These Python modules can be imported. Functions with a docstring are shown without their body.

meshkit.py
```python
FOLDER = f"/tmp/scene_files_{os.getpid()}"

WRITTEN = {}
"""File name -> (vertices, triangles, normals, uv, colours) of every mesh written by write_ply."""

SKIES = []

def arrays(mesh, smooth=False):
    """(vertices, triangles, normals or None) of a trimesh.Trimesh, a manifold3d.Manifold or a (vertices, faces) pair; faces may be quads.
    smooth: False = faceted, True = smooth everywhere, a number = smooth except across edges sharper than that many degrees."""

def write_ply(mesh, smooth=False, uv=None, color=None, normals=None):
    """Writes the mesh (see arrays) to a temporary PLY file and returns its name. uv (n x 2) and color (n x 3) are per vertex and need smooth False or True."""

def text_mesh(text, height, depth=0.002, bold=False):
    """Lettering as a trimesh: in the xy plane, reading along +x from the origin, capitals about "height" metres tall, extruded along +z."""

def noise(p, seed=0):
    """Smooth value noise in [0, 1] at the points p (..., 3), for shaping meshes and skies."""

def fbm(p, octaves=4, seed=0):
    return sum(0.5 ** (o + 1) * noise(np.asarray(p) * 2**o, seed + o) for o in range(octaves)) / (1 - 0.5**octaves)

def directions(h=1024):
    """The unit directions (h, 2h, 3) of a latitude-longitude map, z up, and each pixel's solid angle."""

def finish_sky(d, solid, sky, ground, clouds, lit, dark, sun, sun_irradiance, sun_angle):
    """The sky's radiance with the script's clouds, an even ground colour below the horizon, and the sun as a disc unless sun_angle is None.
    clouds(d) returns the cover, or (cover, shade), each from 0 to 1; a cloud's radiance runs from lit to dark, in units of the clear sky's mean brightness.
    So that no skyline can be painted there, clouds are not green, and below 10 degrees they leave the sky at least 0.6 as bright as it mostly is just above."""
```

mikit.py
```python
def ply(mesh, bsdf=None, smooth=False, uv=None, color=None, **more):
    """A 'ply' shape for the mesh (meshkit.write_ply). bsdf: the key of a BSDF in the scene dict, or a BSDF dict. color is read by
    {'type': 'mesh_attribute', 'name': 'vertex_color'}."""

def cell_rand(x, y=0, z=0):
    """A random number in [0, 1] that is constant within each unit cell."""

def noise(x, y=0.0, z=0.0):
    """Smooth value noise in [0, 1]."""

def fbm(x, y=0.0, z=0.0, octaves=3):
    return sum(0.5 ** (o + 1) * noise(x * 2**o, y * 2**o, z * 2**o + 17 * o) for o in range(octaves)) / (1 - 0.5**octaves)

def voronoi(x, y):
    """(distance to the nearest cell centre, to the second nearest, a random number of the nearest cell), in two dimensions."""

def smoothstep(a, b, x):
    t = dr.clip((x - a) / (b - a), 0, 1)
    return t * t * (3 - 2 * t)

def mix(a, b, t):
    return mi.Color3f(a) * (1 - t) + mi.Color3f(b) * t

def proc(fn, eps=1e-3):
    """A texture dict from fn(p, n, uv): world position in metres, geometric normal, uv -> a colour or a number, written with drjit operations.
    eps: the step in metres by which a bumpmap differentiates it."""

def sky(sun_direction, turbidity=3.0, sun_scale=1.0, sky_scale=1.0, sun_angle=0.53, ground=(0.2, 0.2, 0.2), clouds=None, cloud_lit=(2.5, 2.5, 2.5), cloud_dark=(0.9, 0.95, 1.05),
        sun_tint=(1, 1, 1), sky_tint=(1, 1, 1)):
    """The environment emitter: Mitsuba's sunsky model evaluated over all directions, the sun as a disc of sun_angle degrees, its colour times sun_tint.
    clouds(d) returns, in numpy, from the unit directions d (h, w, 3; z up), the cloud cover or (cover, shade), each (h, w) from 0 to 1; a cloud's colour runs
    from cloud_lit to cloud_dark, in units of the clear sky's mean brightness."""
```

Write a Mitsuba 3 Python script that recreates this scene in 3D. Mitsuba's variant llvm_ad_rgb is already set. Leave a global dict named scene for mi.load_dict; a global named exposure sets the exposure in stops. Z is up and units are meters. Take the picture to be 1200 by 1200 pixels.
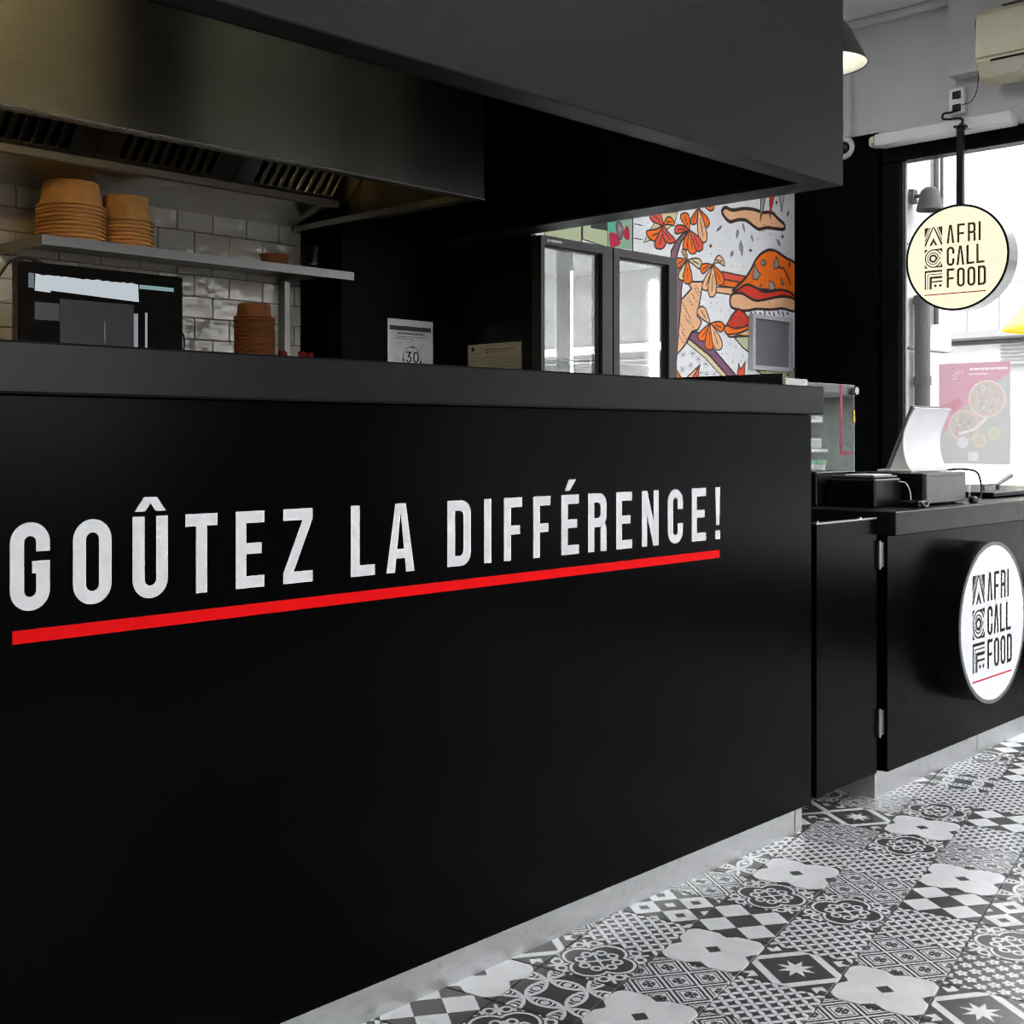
import math
import numpy as np
import trimesh
import drjit as dr
import mitsuba as mi
import mikit
import meshkit
import manifold3d as m3
from mikit import noise, fbm, voronoi, cell_rand, smoothstep, mix, proc
from shapely import affinity, set_precision
from shapely.geometry import Polygon, LineString, Point, box as sbox
from shapely.ops import unary_union

scene, labels = {}, {}
T = mi.ScalarTransform4f

# ------------------------------------------------------------------ camera, sky, exposure
exposure = 0.2
YAW = math.radians(44.1)
CAM = np.array([0.0, -1.94, 1.21])
scene['camera'] = {
    'type': 'perspective', 'fov': 2 * math.degrees(math.atan(600 / 1447)), 'fov_axis': 'x',
    'principal_point_offset_x': 15 / 1200, 'principal_point_offset_y': 87.7 / 1200,
    'near_clip': 0.05, 'far_clip': 500.0,
    'to_world': T().look_at(CAM.tolist(), (CAM + [math.cos(YAW), math.sin(YAW), 0]).tolist(), [0, 0, 1])}
# overcast, no sun disc
scene['sky'] = mikit.sky([0.3, -0.5, 0.8], turbidity=4.0, sun_scale=0.0, sky_scale=62.0, ground=(0.25, 0.25, 0.25),
                         clouds=lambda d: np.ones(d.shape[:2]), cloud_lit=(1.0, 1.0, 1.0))

# ------------------------------------------------------------------ materials
def rgb(*c):
    return {'type': 'rgb', 'value': list(c)}

def s2l(r, g, b):
    return [((v / 255 + .055) / 1.055) ** 2.4 if v > 10 else v / 255 / 12.92 for v in (r, g, b)]

def mat(name, color, rough=.5, spec=.5, metal=0.0, bump=None, bump_scale=1.0, eps=1e-3, **kw):
    c = rgb(*color) if not isinstance(color, dict) else color
    b = {'type': 'principled', 'base_color': c, 'roughness': rough, 'specular': spec, 'metallic': metal, **kw}
    if bump is not None:
        b = {'type': 'bumpmap', 'arbitrary': proc(bump, eps), 'scale': bump_scale, 'bsdf': b}
    scene[name] = {'type': 'twosided', 'bsdf': b}
    return name

def panel_tone(p, n, uv):
    f = fbm(p.x * 3, p.y * 3, p.z * 3, 3)
    return mi.Color3f(1.0, 1.0, 1.04) * (0.0011 + 0.0006 * f)

def worktop_tone(p, n, uv):
    f = fbm(p.x * 9, p.y * 9, p.z * 9, 4)
    return mi.Color3f(1.0, 1.0, 1.03) * (0.006 + 0.008 * f)

def galv_tone(p, n, uv):
    f = fbm(p.x * 14, p.y * 14, p.z * 30, 4)
    g = fbm(p.x * 90, p.y * 90, p.z * 120, 2)
    spot = smoothstep(.62, .75, fbm(p.x * 40, p.y * 40, p.z * 60 + 5, 3))
    return mi.Color3f(.98, 1.0, 1.01) * (.50 + .16 * f + .05 * g - .07 * spot)

def steel_tone(p, n, uv):
    f = fbm(p.x * 2.5, p.y * 3, p.z * 5, 3)
    g = noise(p.x * 14, p.y * 14, p.z * 500)
    return mi.Color3f(1.0, .985, .95) * (.42 + .16 * f + .08 * g)

def tile_glaze(p, n, uv):
    return fbm(p.x * 16, p.z * 26, p.y * 9, 2)

def plaster(p, n, uv):
    f = fbm(p.x * 1.7, p.y * 1.7, p.z * 1.7, 3)
    g = noise(p.x * 60, p.y * 60, p.z * 60)
    return mi.Color3f(1.0, 1.0, .995) * (.50 + .06 * f + .02 * g)

def stone(p, n, uv):
    f = fbm(p.x * 2, p.y * 2, p.z * 2, 3)
    return mi.Color3f(1.0, 1.0, 1.0) * (.36 + .07 * f)

def kraft_tone(p, n, uv):
    f = fbm(p.x * 60, p.y * 60, p.z * 60, 3)
    return mi.Color3f(.62, .335, .115) * (.85 + .3 * f)

def slab_tone(p, n, uv):
    c, s = math.cos(.211), math.sin(.211)
    a, b = (p.x * s - p.y * c) / .1, (p.x * c + p.y * s) / .1
    k = dr.floor(a + b) + dr.floor(a - b)
    odd = k - 2 * dr.floor(k / 2)
    return mix((.06, .061, .064), (.62, .63, .64), odd)

mat('m_panel', proc(panel_tone), .22, .04)
mat('m_worktop', proc(worktop_tone), .33, .15)
mat('m_blackwall', (.0007, .0007, .0008), .42, .035)
mat('m_cavity', (.0015, .0015, .0015), .8, .05)
mat('m_soffit', (.012, .012, .0133), .5, .2)
mat('m_frame', (.0018, .0018, .002), .4, .06)
mat('m_galv', proc(galv_tone), .38, .5, .85)
mat('m_steel', proc(steel_tone), .21, .5, 1.0)
mat('m_shelfsteel', (.20, .205, .20), .38, .5, 1.0)
mat('m_cream', (.74, .69, .50), .7, .2)
mat('m_board', (.52, .60, .66), .7, .2)
mat('m_chrome', (.75, .75, .76), .12, .5, 1.0)
mat('m_darksteel', (.12, .11, .09), .4, .5, 1.0)
mat('m_plaster', proc(plaster), .75, .2)
mat('m_ceiling', (.66, .66, .66), .85, .1)
mat('m_warmwall', (.60, .54, .38), .8, .1)
mat('m_whiteplastic', (.72, .72, .71), .4, .4)
mat('m_offwhite', (.62, .60, .50), .4, .4)
mat('m_acbody', (.60, .56, .40), .45, .4)
mat('m_glaze', (.44, .42, .375), .14, .5, bump=tile_glaze, bump_scale=.006, eps=2e-3)
mat('m_grout', (.10, .098, .09), .9, .1)
mat('m_floorgrout', (.035, .035, .036), .8, .1)
mat('m_floorslab', proc(slab_tone), .4, .4)
mat('m_kraft', proc(kraft_tone), .7, .2)
mat('m_brownpaper', (.15, .055, .022), .7, .2)
mat('m_vinylwhite', s2l(232, 233, 235), .5, .3)
mat('m_vinylred', s2l(238, 6, 14), .5, .08)
mat('m_ink', (.012, .011, .010), .6, .2)
mat('m_inkbrown', (.085, .052, .012), .6, .2)
mat('m_signred', s2l(200, 25, 60), .5, .3)
mat('m_blackplastic', (.003, .003, .0034), .35, .25)
mat('m_darkgrey', (.032, .032, .034), .4, .4)
mat('m_midgrey', (.13, .13, .135), .45, .4)
mat('m_screen', (.006, .006, .007), .06, .6)
mat('m_redcap', (.10, .004, .008), .6, .1)
mat('m_paper', (.72, .72, .70), .8, .1)
mat('m_paperdim', (.55, .52, .42), .8, .1)
mat('m_green', (.10, .42, .16), .5, .4)
mat('m_redstrip', (.33, .01, .04), .4, .4)
mat('m_stone', proc(stone), .85, .1)
mat('m_stonegrey', (.085, .088, .09), .8, .1)
mat('m_palegrey', (.19, .195, .195), .8, .1)
mat('m_outglass', (.24, .27, .26), .5, .3)
mat('m_yellow', (.85, .58, .06), .6, .2)
mat('m_orange', (.75, .22, .03), .6, .2)
mat('m_street', (.30, .30, .30), .9, .1)
mat('m_print', {'type': 'mesh_attribute', 'name': 'vertex_color'}, .55, .25)
mat('m_lampshade', (.035, .03, .026), .5, .3)
mat('m_silver', (.33, .335, .35), .34, .5, 1.0)
mat('m_hatchframe', (.50, .51, .53), .4, .4)
mat('m_drum', (.20, .20, .205), .28, .5, .9)
mat('m_signface', (.35, .33, .26), .5, .2)
mat('m_hatchpanel', (.155, .16, .175), .38, .5)
scene['m_pane'] = {'type': 'thindielectric', 'int_ior': 1.5}
scene['m_coolerpane'] = {'type': 'thindielectric', 'int_ior': 1.6}
scene['m_clear'] = {'type': 'thindielectric', 'int_ior': 1.45}
scene['m_posterfilm'] = {'type': 'principledthin', 'base_color': {'type': 'mesh_attribute', 'name': 'vertex_color'}, 'roughness': .6,
                         'spec_trans': 0.0, 'diff_trans': 0.7}

# ------------------------------------------------------------------ mesh helpers
def numbered(name):
    if name not in scene and name not in labels and not any(k.startswith(name + '__') for k in scene):
        return name
    i = 1
    while True:
        k = f'{name}_{i:03d}'
        if k not in scene and k not in labels and not any(q.startswith(k + '__') for q in scene):
            return k
        i += 1

def add(key, mesh, material, smooth=False, to_world=None, **kw):
    key = numbered(key)
    d = mikit.ply(mesh, material, smooth, **kw)
    if to_world is not None:
        d['to_world'] = to_world
    scene[key] = d
    return key

def tag(key, label, cat, group=None):
    labels[key] = {'label': label, 'category': cat}
    if group:
        labels[key]['group'] = group
    return key

def struct(key, mesh, material, label, **kw):
    key = add(key, mesh, material, **kw)
    labels[key] = {'label': label, 'kind': 'structure'}
    return key

def bx(x0, x1, y0, y1, z0, z1, c=0.0):
    """A box, its edges chamfered by c."""
    if c <= 0:
        b = trimesh.creation.box((x1 - x0, y1 - y0, z1 - z0))
        b.apply_translation(((x0 + x1) / 2, (y0 + y1) / 2, (z0 + z1) / 2))
        return b
    lo, hi = np.array([x0, y0, z0]), np.array([x1, y1, z1])
    c = min(c, (hi - lo).min() * .45)
    P = []
    for s in np.ndindex(2, 2, 2):
        s = np.array(s)
        for k in range(3):
            inset = np.full(3, c)
            inset[k] = 0
            P.append(np.where(s == 1, hi - inset, lo + inset))
    return trimesh.convex.convex_hull(np.array(P))

def cat(*ms):
    return trimesh.util.concatenate(list(ms))

def lathe(profile, n=32, at=(0, 0, 0)):
    m = trimesh.creation.revolve(np.array(profile, float), sections=n)
    m.apply_translation(at)
    return m

def cyl(p0, p1, r, n=20):
    return trimesh.creation.cylinder(radius=r, segment=[p0, p1], sections=n)

def tube(pts, r, n=8, k=6):
    """A bent round bar through the points (Catmull-Rom)."""
    P = np.array(pts, float)
    Q = np.vstack([2 * P[0] - P[1], P, 2 * P[-1] - P[-2]])
    C = []
    for i in range(1, len(Q) - 2):
        for t in np.linspace(0, 1, k, endpoint=False):
            a, b, c, d = Q[i - 1], Q[i], Q[i + 1], Q[i + 2]
            C.append(.5 * (2 * b + (c - a) * t + (2 * a - 5 * b + 4 * c - d) * t * t + (3 * b - 3 * c + d - a) * t ** 3))
    C.append(P[-1])
    C = np.array(C)
    V, F = [], []
    up = np.array([.13, .21, .97])
    for i, p in enumerate(C):
        t = C[min(i + 1, len(C) - 1)] - C[max(i - 1, 0)]
        t /= np.linalg.norm(t) + 1e-12
        a = np.cross(t, up)
        a /= np.linalg.norm(a) + 1e-12
        b = np.cross(t, a)
        for j in range(n):
            w = 2 * math.pi * j / n
            V.append(p + r * (math.cos(w) * a + math.sin(w) * b))
    for i in range(len(C) - 1):
        for j in range(n):
            q, s = i * n + j, i * n + (j + 1) % n
            F += [[q, s, q + n], [s, s + n, q + n]]
    for base, o in ((0, 1), ((len(C) - 1) * n, -1)):
        for j in range(1, n - 1):
            F.append([base, base + j + 1, base + j] if o > 0 else [base, base + j, base + j + 1])
    return trimesh.Trimesh(np.array(V), np.array(F), process=False)

def polys(g):
    return [q for q in getattr(g, 'geoms', [g]) if q.geom_type == 'Polygon' and q.area > 1e-9]

def extr(shape, depth):
    return cat(*[trimesh.creation.extrude_polygon(q, depth, engine='earcut') for q in polys(shape)])

M_FRONT = np.array([[1, 0, 0, 0], [0, 0, -1, 0], [0, 1, 0, 0], [0, 0, 0, 1.0]])      # (u, v, d) -> (x=u, z=v, y=-d): a print on a face towards -y
M_SIDE = np.array([[0, 0, -1, 0], [-1, 0, 0, 0], [0, 1, 0, 0], [0, 0, 0, 1.0]])      # (u, v, d) -> (y=-u, z=v, x=-d): a print on a face towards -x

def on_front(shape, depth, x, y, z):
    m = extr(shape, depth)
    m.apply_transform(M_FRONT)
    m.apply_translation((x, y, z))
    return m

def on_side(shape, depth, x, y, z):
    m = extr(shape, depth)
    m.apply_transform(M_SIDE)
    m.apply_translation((x, y, z))
    return m

def flat_layers(items):
    """Flat print: (shape, colour) pairs in the uv plane, later ones over earlier ones, cut so that all lie in one sheet; one mesh and its vertex colours."""
    V, F, C, n, above = [], [], [], 0, None
    for shape, col in reversed(items):
        shape = set_precision(shape, 5e-5)
        if shape.is_empty:
            continue
        seen = shape if above is None else shape.difference(above)
        above = shape if above is None else above.union(shape)
        for q in polys(seen):
            v, f = trimesh.creation.triangulate_polygon(q, engine='earcut')
            V.append(np.c_[v, np.zeros(len(v))])
            F.append(np.array(f) + n)
            C.append(np.tile(col, (len(v), 1)))
            n += len(v)
    return np.vstack(V), np.vstack(F), np.vstack(C)

def smooth_loop(P, k=6):
    P = np.array(P, float)
    n, out = len(P), []
    for i in range(n):
        a, b, c, d = P[i - 1], P[i], P[(i + 1) % n], P[(i + 2) % n]
        for t in np.linspace(0, 1, k, endpoint=False):
            out.append(.5 * (2 * b + (c - a) * t + (2 * a - 5 * b + 4 * c - d) * t * t + (3 * b - 3 * c + d - a) * t ** 3))
    return np.array(out)

# ------------------------------------------------------------------ condensed capitals: unit height, width w, stroke s
def rrect(x0, y0, x1, y1, r):
    r = min(r, (x1 - x0) / 2 - 1e-4, (y1 - y0) / 2 - 1e-4)
    return sbox(x0 + r, y0 + r, x1 - r, y1 - r).buffer(r, 12)

def glyph(ch, w, s, bar=True):
    h = s * .96
    O = rrect(0, 0, w, 1, w * .5).difference(rrect(s, h, w - s, 1 - h, (w - 2 * s) * .5))
    if ch == 'O':
        return O
    if ch == 'G':
        return unary_union([O.difference(sbox(w * .55, .55, w + .1, .665)), sbox(w * .55, .42, w, .56), sbox(w - s, .2, w, .5)])
    if ch == 'C':
        return O.difference(sbox(w * .52, .37, w + .1, .63))
    if ch == 'U':
        out = unary_union([rrect(0, 0, w, 1, w * .5), sbox(0, .5, w, 1)])
        return out.difference(unary_union([rrect(s, h, w - s, .9, (w - 2 * s) * .5), sbox(s, .5, w - s, 1.1)]))
    if ch == 'D':
        out = unary_union([rrect(0, 0, w, 1, w * .42), sbox(0, 0, w * .5, 1)])
        inn = unary_union([rrect(s, h, w - s, 1 - h, w * .24), sbox(s, h, w * .5, 1 - h)])
        return out.difference(inn)
    if ch == 'T':
        return unary_union([sbox(0, 1 - h, w, 1), sbox(w / 2 - s / 2, 0, w / 2 + s / 2, 1)])
    if ch == 'E':
        return unary_union([sbox(0, 0, s, 1), sbox(0, 0, w, h), sbox(0, 1 - h, w, 1), sbox(0, .5 - h * .38, w * .9, .5 + h * .55)])
    if ch == 'F':
        return unary_union([sbox(0, 0, s, 1), sbox(0, 1 - h, w, 1), sbox(0, .47 - h * .38, w * .88, .47 + h * .55)])
    if ch == 'L':
        return unary_union([sbox(0, 0, s, 1), sbox(0, 0, w, h)])
    if ch == 'I':
        return sbox(0, 0, s, 1)
    if ch == 'Z':
        return unary_union([sbox(0, 1 - h, w, 1), sbox(0, 0, w, h), Polygon([(0, h * .9), (w - s * 1.05, 1 - h), (w - s * 1.05, 1), (w, 1), (w, 1 - h * .9), (s * 1.05, h), (s, 0), (0, 0)])])
    if ch == 'N':
        return unary_union([sbox(0, 0, s * .92, 1), sbox(w - s * .92, 0, w, 1), Polygon([(0, 1), (s * .95, 1), (w, 0), (w - s * .95, 0)])])
    if ch == 'A':
        t = s * .62
        out = Polygon([(0, 0), (w / 2 - t, 1), (w / 2 + t, 1), (w, 0)])
        inn = Polygon([(s, -.01), (w / 2, .86), (w - s, -.01)])
        g = out.difference(inn)
        return unary_union([g, out.intersection(sbox(0, .2, w, .2 + h * .9))]) if bar else g
    if ch == 'R':
        top = unary_union([rrect(0, .42, w, 1, w * .4), sbox(0, .42, w * .5, 1)]).difference(unary_union([rrect(s, .42 + h, w - s, 1 - h, w * .2), sbox(s, .42 + h, w * .5, 1 - h)]))
        return unary_union([top, sbox(0, 0, s, 1), Polygon([(w * .45, .5), (w - s * .9, .48), (w - s * 1.0, 0), (w, 0), (w - .02, .45), (w * .7, .56)]), sbox(w - s, 0, w, .4)])
    if ch == '!':
        return unary_union([sbox(0, 0, s, .17), Polygon([(0, 1), (s, 1), (s * .82, .27), (s * .18, .27)])])
    raise ValueError(ch)

# ------------------------------------------------------------------ the room
CEIL, WX, BACK, FRONT, LEFT = 3.61, 6.57, 1.95, -5.2, -3.2
struct('ceiling', bx(LEFT - .1, WX + .1, FRONT - .1, BACK + .1, CEIL, CEIL + .1), 'm_ceiling', 'plain off-white ceiling high above the counter')
fl = struct('floor', bx(LEFT - .1, WX + .1, FRONT - .1, BACK + .1, -.10, -.008), 'm_floorslab', 'floor of black and white patterned cement-style tiles')

# back wall: one plane, tiled on the left, black in the middle, mural on the right
struct('wall_back', bx(LEFT - .1, 2.905, BACK, BACK + .1, -.008, CEIL), 'm_grout', 'kitchen back wall faced with glossy cream metro tiles')
struct('wall_partition', bx(2.95, 3.50, 1.75, BACK, 0, CEIL), 'm_blackwall', 'matt black projecting wall between the tiles and the drinks cooler')
struct('wall_mural', bx(2.905, WX, BACK, BACK + .1, -.008, CEIL), 'm_blackwall', 'back wall behind the drinks cooler, papered with a mural')
struct('wall_left', bx(LEFT - .1, LEFT, FRONT, BACK, -.008, CEIL), 'm_warmwall', 'pale left wall of the shop')

# wall with the shop window (x = WX)
struct('wall_right', cat(bx(WX, WX + .18, 1.41, BACK, -.008, 2.95)), 'm_blackwall', 'black painted wall between mural and shop window')
struct('wall_upper', bx(WX, WX + .18, FRONT, BACK, 2.95, CEIL), 'm_plaster', 'white plaster wall above the shop window')
struct('wall_lintel', bx(WX, WX + .18, FRONT, 1.41, 2.862, 2.95), 'm_plaster', 'white plaster strip just over the window frame')
struct('wall_sill', bx(WX, WX + .18, FRONT, 1.41, -.008, .40), 'm_blackwall', 'low black wall under the shop window')
struct('trim_1', bx(WX - .035, WX, 1.57, 1.615, 2.95, CEIL, .008), 'm_plaster', 'white vertical trim at the end of the white wall')
struct('trim_2', bx(WX - .10, WX, FRONT, .955, 3.155, CEIL), 'm_plaster', 'white boxed-in beam over the shop window')
struct('trim_3', bx(WX - .06, WX, .955, BACK, CEIL - .045, CEIL, .012), 'm_plaster', 'white cornice strip under the ceiling')

# window frame and panes
WF = 'window_1'
labels[WF] = {'label': 'large shop window in a black frame', 'kind': 'structure'}
add(WF + '__frame_top', bx(WX + .02, WX + .12, -5.0, 1.41, 2.772, 2.862, .006), 'm_frame')
add(WF + '__frame_side', bx(WX + .02, WX + .12, 1.295, 1.41, .40, 2.772, .006), 'm_frame')
add(WF + '__frame_bottom', bx(WX + .02, WX + .12, -5.0, 1.295, .40, .48, .006), 'm_frame')
for y in (-1.2, -3.4, -5.0):
    add(WF + '__mullion', bx(WX + .02, WX + .12, y - .04, y + .04, .48, 2.772, .006), 'm_frame')
add(WF + '__bead', bx(WX + .055, WX + .075, 1.275, 1.295, .48, 2.772), 'm_midgrey')
for y0, y1 in ((-1.16, 1.275), (-3.36, -1.24), (-4.96, -3.44)):
    q = trimesh.Trimesh([[WX + .065, y0, .48], [WX + .065, y1, .48], [WX + .065, y1, 2.772], [WX + .065, y0, 2.772]], [[0, 1, 2], [0, 2, 3]], process=False)
    add(WF + '__pane', q, 'm_pane')

# the glazed street front behind the camera
struct('wall_front', cat(bx(LEFT, WX, FRONT - .15, FRONT, -.008, 1.05), bx(LEFT, WX, FRONT - .15, FRONT, 3.0, CEIL),
                         bx(LEFT, .4, FRONT - .15, FRONT, 1.05, 3.0), bx(4.1, WX, FRONT - .15, FRONT, 1.05, 3.0)), 'm_blackwall', 'black street front of the shop')
labels['window_2'] = {'label': 'street window opposite the counter', 'kind': 'structure'}
for x in (0.4, 2.25, 4.1):
    add('window_2__mullion', bx(x - .04, x + .04, FRONT - .12, FRONT - .02, 1.05, 3.0), 'm_frame')
for x0, x1 in ((.44, 2.21), (2.29, 4.06)):
    q = trimesh.Trimesh([[x0, FRONT - .07, 1.05], [x1, FRONT - .07, 1.05], [x1, FRONT - .07, 3.0], [x0, FRONT - .07, 3.0]], [[0, 1, 2], [0, 2, 3]], process=False)
    add('window_2__pane', q, 'm_pane')

# black soffit box over the counter, open underneath
SZ = 2.007
struct('soffit', cat(bx(LEFT, 3.57, 0, .086, SZ, CEIL, .003), bx(3.44, 3.57, .086, BACK, SZ, CEIL)), 'm_soffit', 'deep matt black soffit hanging from the ceiling over the counter')
struct('trim_4', bx(LEFT, 3.44, .09, BACK - .005, CEIL - .012, CEIL - .002), 'm_cavity', 'black painted ceiling inside the soffit')
struct('trim_9', bx(3.428, 3.4395, .0865, BACK - .01, SZ + .004, CEIL - .013), 'm_cavity', 'black inner face of the soffit end')
struct('trim_5', bx(LEFT, 3.427, .0865, .10, SZ + .004, CEIL - .013), 'm_cavity', 'black inner face of the soffit front')

# boards fixed to the inner face of the soffit front; the steel hood mirrors them
struct('trim_6', bx(.2, 2.02, .1005, .112, SZ + .03, 3.2), 'm_cream', 'cream board inside the soffit at the left')
struct('trim_7', bx(2.38, 2.98, .1005, .112, SZ + .03, 3.2), 'm_board', 'grey board inside the soffit')
struct('trim_8', bx(3.10, 3.30, .1005, .112, SZ + .03, 3.2), 'm_board', 'narrow grey board inside the soffit')

# metro tiles on the back wall
TW, TH, TZ = .1467, .0773, 1.6395
def metro(w):
    return cat(bx(0, w - .0028, -.007, 0, .0014, TH - .0014, .0022))
full = mikit.ply(metro(TW), 'm_glaze')
for r in range(-3, 6):
    z = TZ + r * TH
    if z + TH > 2.04:
        continue
    off = 2.3610 if r % 2 == 0 else 2.4320
    x = off - 10 * TW
    while x < 2.905:
        if x > .80:
            if x + TW <= 2.9065:
                scene[numbered('wall_back__tile')] = {**full, 'to_world': T().translate([x, BACK, z])}
            elif 2.905 - x > .02:
                scene[numbered('wall_back__tile')] = mikit.ply(metro(2.905 - x), 'm_glaze', to_world=T().translate([x, BACK, z]))
        x += TW

# ------------------------------------------------------------------ floor tiles: nine printed patterns on real tiles
DARK, LIGHT = mi.Color3f(.068, .070, .073), mi.Color3f(.84, .85, .865)

def ink(white, p):
    """white: 0 / 1 mask of the print, with the faint mottling of the glaze."""
    f = fbm(p.x * 22, p.y * 22, 0, 2)
    return (DARK * (1 - white) + LIGHT * white) * (.93 + .14 * f)

def B(c):
    return dr.select(c, mi.Float(1), mi.Float(0))

def t_flower(p, n, uv):
    a, b = dr.abs(uv.x - .5), dr.abs(uv.y - .5)
    r = dr.sqrt(dr.square(a - .25) + dr.square(b - .25))
    lobe = (r < .268) | ((a + b) < .46)
    corner = (a > .25) & (b > .25) & (r > .268)
    notch = dr.maximum(a, b) - .44 + dr.minimum(a, b) * 1.0
    white = lobe & ~corner & ~((dr.maximum(a, b) - dr.minimum(a, b) * 1.1) > .395) & ~((a + b) < .105)
    return ink(B(white), p)

def rot45(uv, k):
    s, t = (uv.x + uv.y - 1) / k + .5, (uv.x - uv.y) / k + .5
    return s, t, dr.floor(s), dr.floor(t)

def parity(i, j):
    q = i + j
    return (q - 2 * dr.floor(q / 2)) > .5

def t_checker(p, n, uv):
    s, t, i, j = rot45(uv, .5)
    return ink(B(parity(i, j)), p)

def t_boxes(p, n, uv):
    s, t, i, j = rot45(uv, .5)
    m = dr.maximum(dr.abs(s - i - .5), dr.abs(t - j - .5))
    w = B(parity(i, j))
    return ink(dr.select(m < .17, 1 - w, w), p)

def t_scales(p, n, uv):
    s, t, i, j = rot45(uv, .2)
    x, y = s - i, t - j
    cnt = mi.Float(0)
    for a in (0, 1):
        for b in (0, 1):
            cnt += B((dr.square(x - a) + dr.square(y - b)) < .50)
    return ink(B(cnt > 1.5), p)

def t_diamonds(p, n, uv):
    s, t, i, j = rot45(uv, .5)
    a, b = dr.abs(s - i - .5), dr.abs(t - j - .5)
    m, l = dr.maximum(a, b), dr.minimum(a, b)
    w = ((m > .46) | ((m > .31) & (m < .37)))
    c = (m < .27)
    cross = ((l < .045) & (m < .22)) | ((dr.abs(m - .15) < .05) & (l < .11)) | (m < .06)
    return ink(dr.select(c, B(~cross), B(w)), p)

def t_quatrefoil(p, n, uv):
    x, y = uv.x - .5, uv.y - .5
    a, b = dr.abs(x), dr.abs(y)
    hi, lo = dr.maximum(a, b), dr.minimum(a, b)
    d = dr.sqrt(dr.square(hi - .22) + dr.square(lo)) - .20
    d = dr.minimum(d, dr.sqrt(dr.square(x) + dr.square(y)) - .22)
    outline = (d > 0) & (d < .035)
    curl = (dr.abs(dr.sqrt(dr.square(hi - .20) + dr.square(lo - .075)) - .055) < .017) & (hi < .27)
    stem = (dr.abs(a - b) < .022) & (hi < .17)
    mid = (dr.square(x) + dr.square(y)) < .0016
    far = (d > .055) & (((dr.abs(a - b) < .03) & (hi < .44)) | (dr.abs(dr.sqrt(dr.square(hi - .40) + dr.square(lo - .27)) - .06) < .018) | (dr.abs(dr.sqrt(dr.square(hi - .47) + dr.square(lo - .15)) - .05) < .016))
    return ink(B(outline | curl | stem | mid | far), p)

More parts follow.
